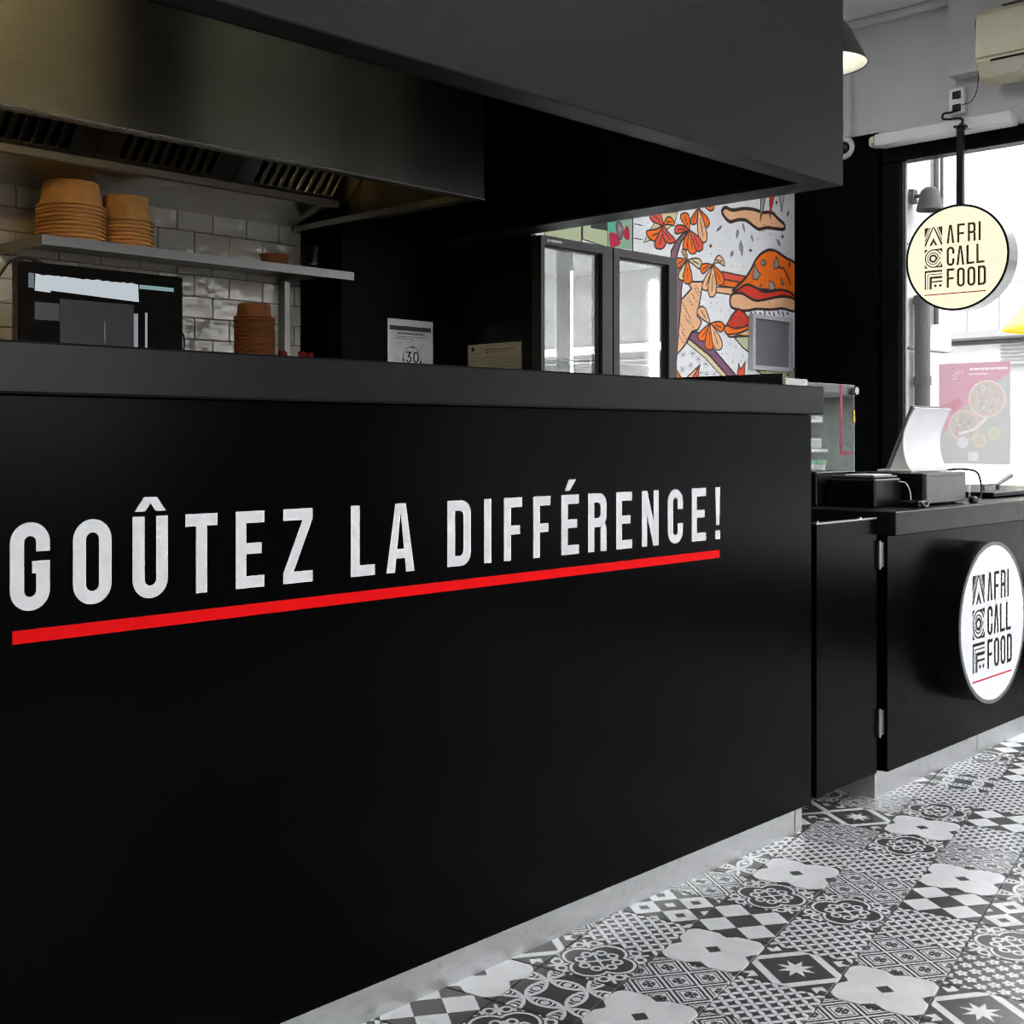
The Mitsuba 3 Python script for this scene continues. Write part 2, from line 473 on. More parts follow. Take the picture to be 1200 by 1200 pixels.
def t_star(p, n, uv):
    x, y = uv.x - .5, uv.y - .5
    a, b = dr.abs(x), dr.abs(y)
    m = a + b
    ring = (m < .60) & (m > .46) & (dr.maximum(a, b) < .5)
    r = dr.sqrt(dr.square(x) + dr.square(y))
    th = dr.atan2(y, x)
    k = th * (8 / (2 * math.pi)) + 16
    k = dr.abs(k - dr.floor(k) - .5) * 2
    star = r * ((1 - k) / .095 + k / .225) < 1
    corner = (m > .70) & (dr.abs(a - b) < .10) & (m < .90) & (dr.abs(a - b) > (m - .80))
    return ink(B(ring | (star & (m < .44)) | corner), p)

def t_eyes(p, n, uv):
    x, y = uv.x * 2, uv.y * 2
    x, y = x - dr.floor(x), y - dr.floor(y)
    ring, cnt = mi.Bool(False), mi.Float(0)
    for a in (0, 1):
        for b in (0, 1):
            r = dr.sqrt(dr.square(x - a) + dr.square(y - b))
            ring |= dr.abs(r - .66) < .045
            cnt += B(r < .615)
    u, v = dr.abs(x - .5), dr.abs(y - .5)
    eye = dr.minimum(dr.sqrt(dr.square(x - .5) + dr.square(dr.minimum(dr.minimum(y, 1 - y), 1) * 1.0)), dr.sqrt(dr.square(y - .5) + dr.square(dr.minimum(x, 1 - x))))
    inner = (cnt > 1.5) & ((eye < .10) | ((eye > .16) & (eye < .20)) | ((eye > .27) & (eye < .32)))
    return ink(B(ring | inner), p)

def t_rosettes(p, n, uv):
    s, t, i, j = rot45(uv, .25)
    x, y = s - i - .5, t - j - .5
    r = dr.sqrt(dr.square(x) + dr.square(y))
    th = dr.atan2(y, x)
    petal = r < (.20 + .22 * dr.abs(dr.cos(th * 2.5)))
    return ink(B(petal & ~(r < .07)), p)

PATTERNS = {'f': t_flower, 'c': t_checker, 'b': t_boxes, 's': t_scales, 'd': t_diamonds, 'q': t_quatrefoil, '*': t_star, 'e': t_eyes, 'r': t_rosettes}
for k, fn in PATTERNS.items():
    mat('m_tile_' + fn.__name__[2:], proc(fn), .25, .5)

A0, TO, TS = .2110, np.array([3.069, .167]), .2
EI, EJ = np.array([math.sin(A0), -math.cos(A0)]), -np.array([math.cos(A0), math.sin(A0)])

def tile_mesh(g=.0017, c=.0013, h=.008):
    a, b = TS / 2 - g, TS / 2 - g - c
    V, F, UV = [], [], []
    top = [(-b, -b), (b, -b), (b, b), (-b, b)]
    rim = [(-a, -a), (a, -a), (a, a), (-a, a)]
    def quad(q):
        n = len(V)
        for v in q:
            V.append(v)
            UV.append((v[0] / TS + .5, v[1] / TS + .5))
        F.extend([[n, n + 1, n + 2], [n, n + 2, n + 3]])
    quad([(x, y, 0) for x, y in top])
    for k in range(4):
        l = (k + 1) % 4
        quad([(*rim[k], -c * .6), (*rim[l], -c * .6), (*top[l], 0), (*top[k], 0)])
        quad([(*rim[k], -h), (*rim[l], -h), (*rim[l], -c * .6), (*rim[k], -c * .6)])
    return trimesh.Trimesh(np.array(V), np.array(F), process=False), np.array(UV)

tm, tuv = tile_mesh()
tile_ply = {k: mikit.ply(tm, 'm_tile_' + fn.__name__[2:], False, uv=tuv) for k, fn in PATTERNS.items()}
# columns as read off the photograph: column i -> (first row j, patterns going towards the camera)
COLS = {-2: (4, 'eqdsfb'), -1: (2, 'fd*fcs'), 0: (-2, 'csedbsqeqdf'), 1: (-7, 'qcsd*dsfqcfdfbse'), 2: (-11, 'fdcqsesqfqsdqs*sdq'), 3: (-12, 'dqfebcsscsdfcsdfdsq'),
        4: (-12, 'sfcbesdqsbqebqr*fsc'), 5: (-12, 'qdsfcesdbqefrsqcdfs')}
COLS[2] = (-10, 'f' + 'cqsesqfqs' + 'dqs*sdq')
trng = np.random.default_rng(7)
keys = list(PATTERNS)
cand = []
for i in range(-6, 14):
    for j in range(-26, 14):
        c = TO + TS * ((i + .5) * EI + (j + .5) * EJ)
        d = c - CAM[:2]
        depth = d[0] * math.cos(YAW) + d[1] * math.sin(YAW)
        side = d[0] * math.sin(YAW) - d[1] * math.cos(YAW)
        if depth < .6 or c[0] > WX - .12 or c[1] > (.40 if 3.25 < c[0] < 4.0 else .14):
            continue
        px, py = 585 + 1447 * side / depth, 512.3 + 1447 * 1.21 / depth
        if -60 < px < 1330 and py < 1330:
            cand.append((depth, i, j, c))
cand.sort(key=lambda q: q[0])
for depth, i, j, c in cand[:298]:
    first, run = COLS.get(i, (0, ''))
    k = run[j - first] if first <= j < first + len(run) else keys[trng.integers(len(keys))]
    m = np.eye(4)
    m[:2, 0], m[:2, 1], m[:2, 3] = EI, -EJ, c
    scene[numbered('floor__tile')] = {**tile_ply[k], 'to_world': T(m.tolist())}

# ------------------------------------------------------------------ the long front counter
SC = 'service_counter'
tag(SC, 'long black laminate counter with the white words GOÛTEZ LA DIFFÉRENCE! on its front', 'counter')
add(SC + '__front_panel', bx(LEFT + .01, 3.372, 0, .02, .09, 1.278, .0015), 'm_panel')
add(SC + '__end_panel', bx(3.352, 3.372, .02, .60, .09, 1.278), 'm_panel')
add(SC + '__body', bx(LEFT + .01, 3.35, .021, .58, .09, 1.277), 'm_cavity')
add(SC + '__kick_plate', bx(LEFT + .01, 3.375, .035, .037, 0, .0915), 'm_galv')
add(SC + '__kick_return', bx(3.373, 3.375, .037, .56, 0, .0915), 'm_galv')
add(SC + '__kick_joint', bx(3.334, 3.336, .0338, .0352, .001, .089), 'm_darksteel')
CAPH, BASE, ST = .1435, .9285, .163
TEXT = [('G', .875, .942), ('O', .982, 1.052), ('U', 1.091, 1.160), ('T', 1.195, 1.262), ('E', 1.301, 1.365), ('Z', 1.408, 1.478), ('L', 1.573, 1.636), ('A', 1.667, 1.745),
        ('D', 1.840, 1.912), ('I', 1.953, 1.977), ('F', 2.017, 2.077), ('F', 2.115, 2.175), ('E', 2.214, 2.278), ('R', 2.313, 2.384), ('E', 2.422, 2.486), ('N', 2.527, 2.598),
        ('C', 2.638, 2.705), ('E', 2.746, 2.812), ('!', 2.857, 2.882)]
for n, (ch, x0, x1) in enumerate(TEXT):
    g = affinity.scale(glyph(ch, (x1 - x0) / CAPH, ST), CAPH, CAPH, origin=(0, 0))
    if ch == 'U':
        w = x1 - x0
        g = unary_union([g, Polygon([(.004, .152), (.022, .177), (w - .022, .177), (w - .004, .152), (w - .024, .152), (w / 2, .166), (.024, .152)])])
    if n == 12:
        g = unary_union([g, Polygon([(.012, .153), (.030, .153), (.054, .180), (.028, .180)])])
    add(SC + '__letter', on_front(g, .0006, x0, -.0001, BASE), 'm_vinylwhite')
add(SC + '__underline', bx(.879, 2.877, -.0007, -.0001, .8765, .8985), 'm_vinylred')
tag(add('counter_worktop', bx(LEFT + .01, 3.397, -.03, .62, 1.279, 1.364, .004), 'm_worktop'), 'thick charcoal stone worktop running along the long counter', 'worktop')

# ------------------------------------------------------------------ swing door in the gap
SD = 'swing_door'
tag(SD, 'low black swing door between the long counter and the till counter', 'door')
add(SD + '__panel', bx(3.438, 3.832, .02, .048, .09, .936, .0015), 'm_panel')
add(SD + '__top_edge', bx(3.438, 3.832, .0195, .0485, .9365, .942, .001), 'm_silver')
for x in (3.462, 3.74):
    add(SD + '__bolt', cyl((x, .034, .942), (x, .034, .948), .007, 12), 'm_chrome')
for z in (.77, .21):
    h = cat(cyl((3.836, .013, z), (3.836, .013, z + .095), .0055, 12), bx(3.832, 3.8385, .013, .045, z + .006, z + .089), bx(3.838, 3.8655, .010, .012, z + .006, z + .089))
    add(SD + '__hinge', h, 'm_silver')

# ------------------------------------------------------------------ the till counter
TC = 'till_counter'
tag(TC, 'lower black till counter behind the swing door, with the round white sign on its front', 'counter')
add(TC + '__front_panel', bx(3.866, 6.35, 0, .02, .09, .880, .0015), 'm_panel')
add(TC + '__side_panel', bx(3.866, 3.884, .0205, 1.0, .09, .880), 'm_panel')
add(TC + '__body', bx(3.886, 6.35, .022, 1.0, .09, .879), 'm_cavity')
for x0, x1 in ((3.845, 4.664), (4.668, 5.50), (5.504, 6.33)):
    add(TC + '__kick_plate', bx(x0, x1, .035, .037, 0, .0895), 'm_galv')
add(TC + '__kick_return', bx(3.845, 3.847, .0372, .60, 0, .0895), 'm_galv')
tag(add('till_worktop', bx(3.866, 6.40, -.03, 1.06, .881, .961, .003), 'm_worktop'), 'charcoal worktop on top of the till counter', 'worktop')

# ------------------------------------------------------------------ round signs: the same lettering on both, in units of the disc's radius
def logo():
    out = {}
    x0, x1 = -.64, -.28
    w = x1 - x0
    def fit(g, z0, z1):
        return affinity.translate(affinity.scale(g, w, z1 - z0, origin=(0, 0)), x0, z0)
    chev = lambda a, b: Polygon([(0 + a, 0), (.5, 1 - b), (1 - a, 0), (1 - a - .12, 0), (.5, 1 - b - .34), (a + .12, 0)])
    icon1 = unary_union([Polygon([(0, 1), (.24, 1), (0, .45)]), Polygon([(1, 1), (.76, 1), (1, .45)]), Polygon([(0, .1), (0, .0), (.06, 0), (.5, .98), (.94, 0), (1, 0), (1, .1), (.56, 1), (.44, 1)]).difference(Polygon([(.1, 0), (.5, .86), (.9, 0)])),
                         Polygon([(.28, 0), (.5, .42), (.72, 0), (.60, 0), (.5, .2), (.40, 0)])])
    lines = unary_union([LineString([(.30, .98), (.03, .28)]).buffer(.022), LineString([(.70, .98), (.97, .28)]).buffer(.022)])
    out['icon_chevron'] = fit(unary_union([icon1, lines]).intersection(sbox(0, 0, 1, 1)), .28, .64)
    drop = unary_union([Point(.5, .5).buffer(.46, 24), sbox(.5, .04, .9, .96)])
    ring = lambda r: unary_union([Point(.48, .5).buffer(r, 24), Polygon([(.48, .5 - r), (.48 + r * 1.35, .5), (.48, .5 + r)])])
    icon2 = unary_union([Polygon([(0, 1), (.18, 1), (0, .8)]), Polygon([(0, 0), (.18, 0), (0, .2)]), Polygon([(1, 1), (.8, 1), (1, .78)]), Polygon([(1, 0), (.8, 0), (1, .22)]),
                         Point(.5, .5).buffer(.49, 24).union(sbox(.5, .93, 1, .99)).union(sbox(.5, .01, 1, .07)).difference(Point(.5, .5).buffer(.43, 24)).difference(sbox(.86, .3, 1.1, .7)),
                         ring(.33).difference(ring(.285)), ring(.22).difference(ring(.12))])
    out['icon_eye'] = fit(icon2, -.16, .21)
    icon3 = unary_union([sbox(0, 0, .07, 1), sbox(0, .90, 1, 1), sbox(.15, 0, .19, .80), sbox(.15, .77, 1, .81), sbox(.28, 0, .40, .66), sbox(.28, .56, 1, .67), sbox(.28, .36, 1, .43),
                         Polygon([(.52, .17), (.61, .26), (.70, .17), (.61, .08)]), Polygon([(.80, .17), (.89, .26), (.98, .17), (.89, .08)])])
    out['icon_lines'] = fit(icon3, -.58, -.21)
    for word, z0, z1, xe in (('AFRI', .29, .65, .49), ('CALL', -.15, .22, .555), ('FOOD', -.575, -.205, .585)):
        h, xs, gs = z1 - z0, -.19, []
        widths = [.42 if c != 'I' else .13 for c in word]
        gap = ((xe - xs) / h - sum(widths)) / (len(word) - 1)
        x = 0
        for c, wd in zip(word, widths):
            gs.append(affinity.translate(glyph(c, wd, .115, bar=False), x, 0))
            x += wd + gap
        out['word_' + word.lower()] = affinity.translate(affinity.scale(unary_union(gs), h, h, origin=(0, 0)), xs, z0)
    out['underline'] = sbox(-.65, -.70, .585, -.682)
    return out
LOGO = logo()

RS = 'round_sign'
tag(RS, 'round white AFRI CALL FOOD sign in a black drum on the till counter front', 'sign')
RX, RZ, RR = 4.490, .535, .284
add(RS + '__drum', cyl((RX, 0, RZ), (RX, -.096, RZ), RR + .008, 72), 'm_blackplastic', smooth=30)
add(RS + '__face', cyl((RX, -.0962, RZ), (RX, -.100, RZ), RR, 72), 'm_vinylwhite', smooth=30)
a = np.linspace(0, 2 * math.pi, 73)
ringp = Polygon(np.c_[np.cos(a), np.sin(a)] * (RR + .010)).difference(Polygon(np.c_[np.cos(a), np.sin(a)] * (RR - .003)))
add(RS + '__rim', on_front(ringp, .004, RX, -.0975, RZ), 'm_midgrey')
for k, g in LOGO.items():
    add(f'{RS}__{k}', on_front(affinity.scale(g, RR, RR, origin=(0, 0)), .0006, RX, -.1003, RZ), 'm_signred' if k == 'underline' else 'm_ink')

HS = 'hanging_sign'
tag(HS, 'round lit cream AFRI CALL FOOD sign hanging in the shop window', 'sign')
HX, HY, HZ, HR = 6.39, .877, 2.163, .272
add(HS + '__drum', cyl((HX + .004, HY, HZ), (HX + .12, HY, HZ), HR + .006, 72), 'm_drum', smooth=30)
k = add(HS + '__face', cyl((HX, HY, HZ), (HX + .0035, HY, HZ), HR, 72), 'm_signface', smooth=30)
scene[k]['emitter'] = {'type': 'area', 'radiance': rgb(.76, .70, .50)}
ringh = Polygon(np.c_[np.cos(a), np.sin(a)] * (HR + .009)).difference(Polygon(np.c_[np.cos(a), np.sin(a)] * (HR - .002)))
add(HS + '__rim', on_side(ringh, .006, HX + .003, HY, HZ), 'm_blackplastic')
for k, g in LOGO.items():
    add(f'{HS}__{k}', on_side(affinity.scale(g, HR, HR, origin=(0, 0)), .0006, HX - .0003, HY, HZ), 'm_signred' if k == 'underline' else 'm_inkbrown')
add(HS + '__hanging_rod', bx(HX + .04, HX + .072, HY - .016, HY + .018, HZ + HR + .004, 2.862, .003), 'm_blackplastic')
add(HS + '__top_plate', bx(HX + .03, 6.4645, HY - .03, HY + .03, 2.863, 2.872), 'm_blackplastic')

# ------------------------------------------------------------------ extractor hood
EH = 'extractor_hood'
tag(EH, 'long brushed steel extractor hood with baffle filters over the kitchen', 'hood')
HX1, HY0, HZ0 = 2.923, .96, 2.0
add(EH + '__front', bx(-1.2, HX1, HY0, HY0 + .012, HZ0, 3.40, .002), 'm_steel')
add(EH + '__side', bx(HX1 - .012, HX1, HY0 + .0125, 1.94, HZ0 + .03, 3.40), 'm_darksteel')
add(EH + '__rim', cat(bx(HX1 - .06, HX1 - .013, HY0 + .0125, 1.94, HZ0, HZ0 + .012), bx(-1.2, HX1 - .06, HY0 + .0125, HY0 + .035, HZ0, HZ0 + .012)), 'm_darksteel')
add(EH + '__rim_strip', bx(HX1 - .066, HX1 - .061, HY0 + .04, 1.93, HZ0 - .002, HZ0 + .02), 'm_steel')
add(EH + '__gutter', cat(bx(-1.2, 2.85, 1.642, 1.672, 2.054, 2.060), bx(-1.2, 2.85, 1.642, 1.646, 2.060, 2.078), bx(-1.2, 2.85, 1.668, 1.672, 2.060, 2.072)), 'm_palegrey')
add(EH + '__lip', bx(-1.2, HX1, HY0 - .004, HY0 - .0003, HZ0, HZ0 + .005, .001), 'm_palegrey')
bp = trimesh.convex.convex_hull(np.array([[x, y, z] for x in (-1.2, 2.855) for y, z in ((1.673, 2.056), (1.673, 2.062), (1.942, 2.018), (1.942, 2.024))]))
add(EH + '__back_plate', bp, 'm_steel')
add(EH + '__roof', bx(-1.2, HX1 - .013, HY0 + .013, 1.94, 3.395, 3.40), 'm_darksteel')
v = np.array([0, -.51, .525]) / .732
w = np.array([0, -.717, -.697])
MF = np.eye(4)
MF[:3, 0], MF[:3, 1], MF[:3, 2] = [1, 0, 0], v, w
def filt(m, x):
    m = m.copy()
    t = MF.copy()
    t[:3, 3] = [x, 1.660, 2.078]
    m.apply_transform(t)
    return m
for x0 in (2.400, 1.892, 1.384, .876):
    L = .70
    f = add(EH + '__filter', cat(*[filt(b, x0) for b in (bx(.002, .076, 0, L, -.004, 0), bx(.431, .506, 0, L, -.004, 0), bx(.076, .431, 0, .022, -.004, 0), bx(.076, .431, L - .03, L, -.004, 0))]), 'm_steel')
    for k in range(9):
        u = .076 + .0395 * k + .0065
        add(f + '__baffle', filt(bx(u + .0165, u + .0345, .016, L - .02, -.012, .003, .003), x0), 'm_steel')
    add(f + '__back', filt(bx(.004, .504, 0, L, -.034, -.030), x0), 'm_blackwall')
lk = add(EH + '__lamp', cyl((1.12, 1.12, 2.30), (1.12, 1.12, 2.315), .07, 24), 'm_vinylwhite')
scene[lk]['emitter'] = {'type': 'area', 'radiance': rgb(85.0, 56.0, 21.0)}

# kitchen unit behind the counter (its top lies just under the line of sight)
KU = 'kitchen_unit'
tag(KU, 'stainless kitchen unit along the tiled wall, carrying the screen and paper bowls', 'kitchen unit')
add(KU + '__body', bx(.75, 2.90, 1.08, 1.93, 0, 1.405), 'm_darksteel')
add(KU + '__top', bx(.74, 2.91, 1.06, 1.935, 1.4055, 1.44, .004), 'm_steel')

# wall shelf
WS = 'wall_shelf'
tag(WS, 'stainless steel wall shelf on the metro tiles, carrying two stacks of kraft bowls', 'shelf')
add(WS + '__board', cat(bx(1.7195, 2.928, 1.65, 1.941, 1.821, 1.824), bx(1.7195, 2.928, 1.65, 1.653, 1.794, 1.821), bx(1.718, 1.7195, 1.65, 1.941, 1.790, 1.824)), 'm_shelfsteel')
add(WS + '__upright', cat(bx(2.796, 2.826, 1.905, 1.942, 1.4405, 1.820, .003), bx(2.79, 2.822, 1.70, 1.904, 1.800, 1.8205)), 'm_shelfsteel')

# ------------------------------------------------------------------ bowls
def bowl_mesh(R, rt, h):
    prof = [(R - .0065, .0010), (R - .001, 0), (R + .0032, .0008), (R + .0044, .0032), (R + .0032, .0056), (R - .0015, .0064), (R - .0068, .0068), (rt + .002, h - .005), (rt, h - .0015), (rt - .003, h), (0, h), ]
    return lathe(prof, 40)
def ordinal(n):
    return ['first', 'second', 'third', 'fourth', 'fifth', 'sixth', 'seventh', 'eighth', 'ninth', 'tenth', 'eleventh', 'twelfth', 'thirteenth', 'fourteenth', 'fifteenth', 'sixteenth',
            'seventeenth', 'eighteenth', 'nineteenth', 'twentieth', 'twenty-first', 'twenty-second', 'twenty-third', 'twenty-fourth'][n]
def stack(name, n, R, rt, h, pitch, at, material, what, where, group):
    p = mikit.ply(bowl_mesh(R, rt, h), material, 35)
    rng = np.random.default_rng(n)
    for k in range(n):
        d = rng.normal(0, .0006, 2)
        key = numbered(name)
        scene[key] = {**p, 'to_world': T().translate([at[0] + d[0], at[1] + d[1], at[2] + .0006 + k * pitch])}
        i = n - 1 - k
        pos = f'upturned on top of {where}' if i == 0 else (f'lowest in {where}' if k == 0 else f'{ordinal(i)} from the top of {where}')
        tag(key, f'{what}, {pos}', 'bowl', group)
stack('kraft_bowl', 10, .104, .083, .083, .0127, (1.883, 1.79, 1.824), 'm_kraft', 'large kraft paper bowl', 'the taller shelf stack', 'kraft bowls in the taller stack on the shelf')
stack('kraft_bowl', 8, .086, .071, .085, .0127, (2.066, 1.775, 1.824), 'm_kraft', 'kraft paper bowl', 'the smaller shelf stack', 'kraft bowls in the smaller stack on the shelf')
stack('brown_bowl', 22, .066, .053, .050, .0083, (2.450, 1.60, 1.44), 'm_brownpaper', 'brown paper bowl', 'the stack under the shelf', 'brown bowls in the stack under the shelf')

# clear lids at the end of the shelf
lid = mikit.ply(lathe([(.052, 0), (.054, .002), (.054, .005), (.049, .007), (.046, .012), (0, .012)], 32), 'm_clear', 35)
for k in range(7):
    key = numbered('clear_container')
    scene[key] = {**lid, 'to_world': T().translate([2.755, 1.73, 1.8246 + k * .0125])}
    tag(key, f'clear plastic dish, {"topmost" if k == 6 else "lowest" if k == 0 else ordinal(6 - k) + " from top"} in the pile at the shelf end', 'dish', 'clear dishes at the end of the shelf')
tag(add('dark_tub', lathe([(.0, 0), (.045, 0), (.052, .045), (.054, .047), (.051, .048), (.045, .004), (0, .003)], 32, (2.655, 1.77, 1.8246)), 'm_brownpaper', smooth=35), 'small brown tub on the shelf beside the clear dishes', 'tub')

# small red-capped bottles on the unit
for k, (x, y) in enumerate([(2.565, 1.60), (2.60, 1.64), (2.635, 1.58), (2.70, 1.62)]):
    key = numbered('seasoning_bottle')
    where = ['nearest the brown bowls', 'second from the brown bowls', 'third from the brown bowls', 'farthest right, in front of the black wall'][k]
    tag(key, f'small bottle with a red cap, {where}', 'bottle', 'red capped bottles beside the brown bowls')
    add(key + '__body', lathe([(0, 0), (.012, 0), (.013, .004), (.013, .042), (.008, .05), (0, .05)], 16, (x, y, 1.4403)), 'm_midgrey', smooth=35)
    add(key + '__cap', lathe([(0, .0505), (.0135, .0505), (.0135, .068), (.011, .071), (0, .071)], 16, (x, y, 1.4403)), 'm_redcap', smooth=35)

# ------------------------------------------------------------------ order screen
OS = 'order_screen'
tag(OS, 'black touch screen on the kitchen unit, showing a pale header bar', 'screen')
add(OS + '__casing', bx(1.486, 1.990, 1.302, 1.345, 1.452, 1.687, .005), 'm_blackplastic')
add(OS + '__glass', bx(1.490, 1.986, 1.299, 1.3015, 1.456, 1.683), 'm_screen')
add(OS + '__stand', cat(bx(1.66, 1.80, 1.33, 1.50, 1.4403, 1.450), bx(1.70, 1.76, 1.345, 1.38, 1.450, 1.56)), 'm_blackplastic')
def lit(key, shape, col, y=1.2988):
    m = on_front(shape, .0004, 0, y, 0)
    k = add(key, m, 'm_blackplastic')
    scene[k]['emitter'] = {'type': 'area', 'radiance': rgb(*col)}
rng = np.random.default_rng(3)
edge = [(1.842, 1.655), (1.842, 1.601)] + [(1.530, 1.612), (1.530, 1.628), (1.513, 1.628)][:2] + [(1.530, 1.652)]
top = [(x, 1.655 - .004 * rng.random()) for x in np.linspace(1.532, 1.840, 34)]
lit(OS + '__header', Polygon([(1.842, 1.601), (1.575, 1.612), (1.575, 1.606), (1.530, 1.608)] + top), (.42, .47, .50))
lit(OS + '__side_tab', sbox(1.512, 1.615, 1.5285, 1.655), (.10, .11, .12))
lit(OS + '__teal_bar', sbox(1.844, 1.640, 1.956, 1.652), (.16, .27, .26))
lit(OS + '__column', sbox(1.826, 1.470, 1.840, 1.567), (.20, .20, .23))
lit(OS + '__column', sbox(1.862, 1.470, 1.870, 1.572), (.24, .24, .26))
lit(OS + '__picture', sbox(1.530, 1.530, 1.600, 1.578), (.030, .029, .030))
lit(OS + '__background', sbox(1.602, 1.470, 1.825, 1.592), (.012, .014, .015))
for k in range(7):
    lit(OS + '__dot', Point(1.735, 1.480 + .009 * k).buffer(.0016, 4), (.4, .4, .42), 1.2982)
tag(add('screen_cable', tube([(1.33, 1.36, 1.4405), (1.38, 1.36, 1.50), (1.43, 1.36, 1.60), (1.47, 1.36, 1.665), (1.49, 1.36, 1.69), (1.53, 1.355, 1.702), (1.575, 1.35, 1.692)], .0045), 'm_blackplastic', smooth=True),
    'black cable looping over the left corner of the order screen', 'cable')
tag(add('screen_cable', tube([(2.000, 1.325, 1.4405), (2.006, 1.325, 1.47), (2.008, 1.325, 1.505), (2.000, 1.325, 1.525), (1.991, 1.325, 1.53)], .0028), 'm_blackplastic', smooth=True),
    'thin black cable at the right edge of the order screen', 'cable')

# ------------------------------------------------------------------ drinks cooler with two glass doors
DC = 'drinks_cooler'
tag(DC, 'black two-door glass drinks cooler standing before the mural', 'fridge')
X0, X1, XM, Y0, ZT = 3.578, 4.475, 4.0265, 1.3, 2.001
add(DC + '__cabinet', cat(bx(X0, X0 + .03, Y0 + .052, 1.90, .10, 2.012), bx(X1 - .03, X1, Y0 + .052, 1.90, .10, ZT - .001), bx(X0 + .03, X1 - .03, Y0 + .052, 1.90, ZT - .03, ZT - .001),
                          bx(X0 + .03, X1 - .03, Y0 + .052, 1.90, .10, .22), bx(X0 + .03, X1 - .03, 1.88, 1.90, .22, ZT - .03), bx(X0 + .02, X1 - .02, Y0 + .10, 1.88, 0, .0995)), 'm_blackplastic')
add(DC + '__liner', cat(bx(X0 + .0305, X0 + .036, Y0 + .056, 1.872, .2205, ZT - .038), bx(X1 - .036, X1 - .0305, Y0 + .056, 1.872, .2205, ZT - .038), bx(X0 + .0305, X1 - .0305, 1.8725, 1.8795, .2205, ZT - .031),
                        bx(X0 + .037, X1 - .037, Y0 + .056, 1.872, ZT - .037, ZT - .0305)), 'm_whiteplastic')
add(DC + '__mullion', bx(XM - .02, XM + .02, Y0 + .054, Y0 + .10, .2205, ZT - .038), 'm_blackplastic')
led = add(DC + '__light_strip', cyl((4.425, 1.40, .30), (4.425, 1.40, 1.90), .010, 10), 'm_vinylwhite')
scene[led]['emitter'] = {'type': 'area', 'radiance': rgb(7.5, 8.2, 8.5)}
led = add(DC + '__light_strip', cyl((3.90, 1.42, .30), (3.90, 1.42, 1.90), .006, 10), 'm_vinylwhite')
scene[led]['emitter'] = {'type': 'area', 'radiance': rgb(7.0, 7.4, 7.6)}
for z in (1.18, 1.533):
    for x0, x1 in ((X0 + .038, XM - .022), (XM + .022, X1 - .038)):
        wires = [cyl((x, Y0 + .11, z), (x, 1.86, z), .0022, 6) for x in np.linspace(x0 + .01, x1 - .01, 16)] + [cyl((x0, y, z - .004), (x1, y, z - .004), .004, 8) for y in (Y0 + .11, 1.60, 1.86)]
        add(DC + '__wire_shelf', cat(*wires), 'm_whiteplastic')
def cooler_door(x0, x1, gx0, gx1, gt):
    o = sbox(x0, .12, x1, ZT).difference(sbox(gx0, .24, gx1, gt))
    d = add(DC + '__door', on_front(o, .05, 0, Y0 + .05, 0), 'm_darkgrey')
    inner = sbox(gx0, .24, gx1, gt).difference(sbox(gx0 + .006, .246, gx1 - .012, gt - .008))
    add(d + '__gasket', on_front(inner, .03, 0, Y0 + .044, 0), 'm_blackplastic')
    q = trimesh.Trimesh([[gx0, Y0 + .022, .24], [gx1, Y0 + .022, .24], [gx1, Y0 + .022, gt], [gx0, Y0 + .022, gt]], [[0, 1, 2], [0, 2, 3]], process=False)
    add(d + '__pane', q, 'm_coolerpane')
    return d
d = cooler_door(3.579, 4.022, 3.600, 3.957, 1.967)
add(d + '__badge', on_front(unary_union([Point(3.622, 1.984).buffer(.006, 8)] + [sbox(3.636 + .0095 * k, 1.980, 3.643 + .0095 * k, 1.988 + (.002 if k in (0, 3) else 0)) for k in range(7)]), .001, 0, Y0 - .0002, 0), 'm_vinylwhite')
cooler_door(4.031, 4.474, 4.069, 4.417, 1.967)

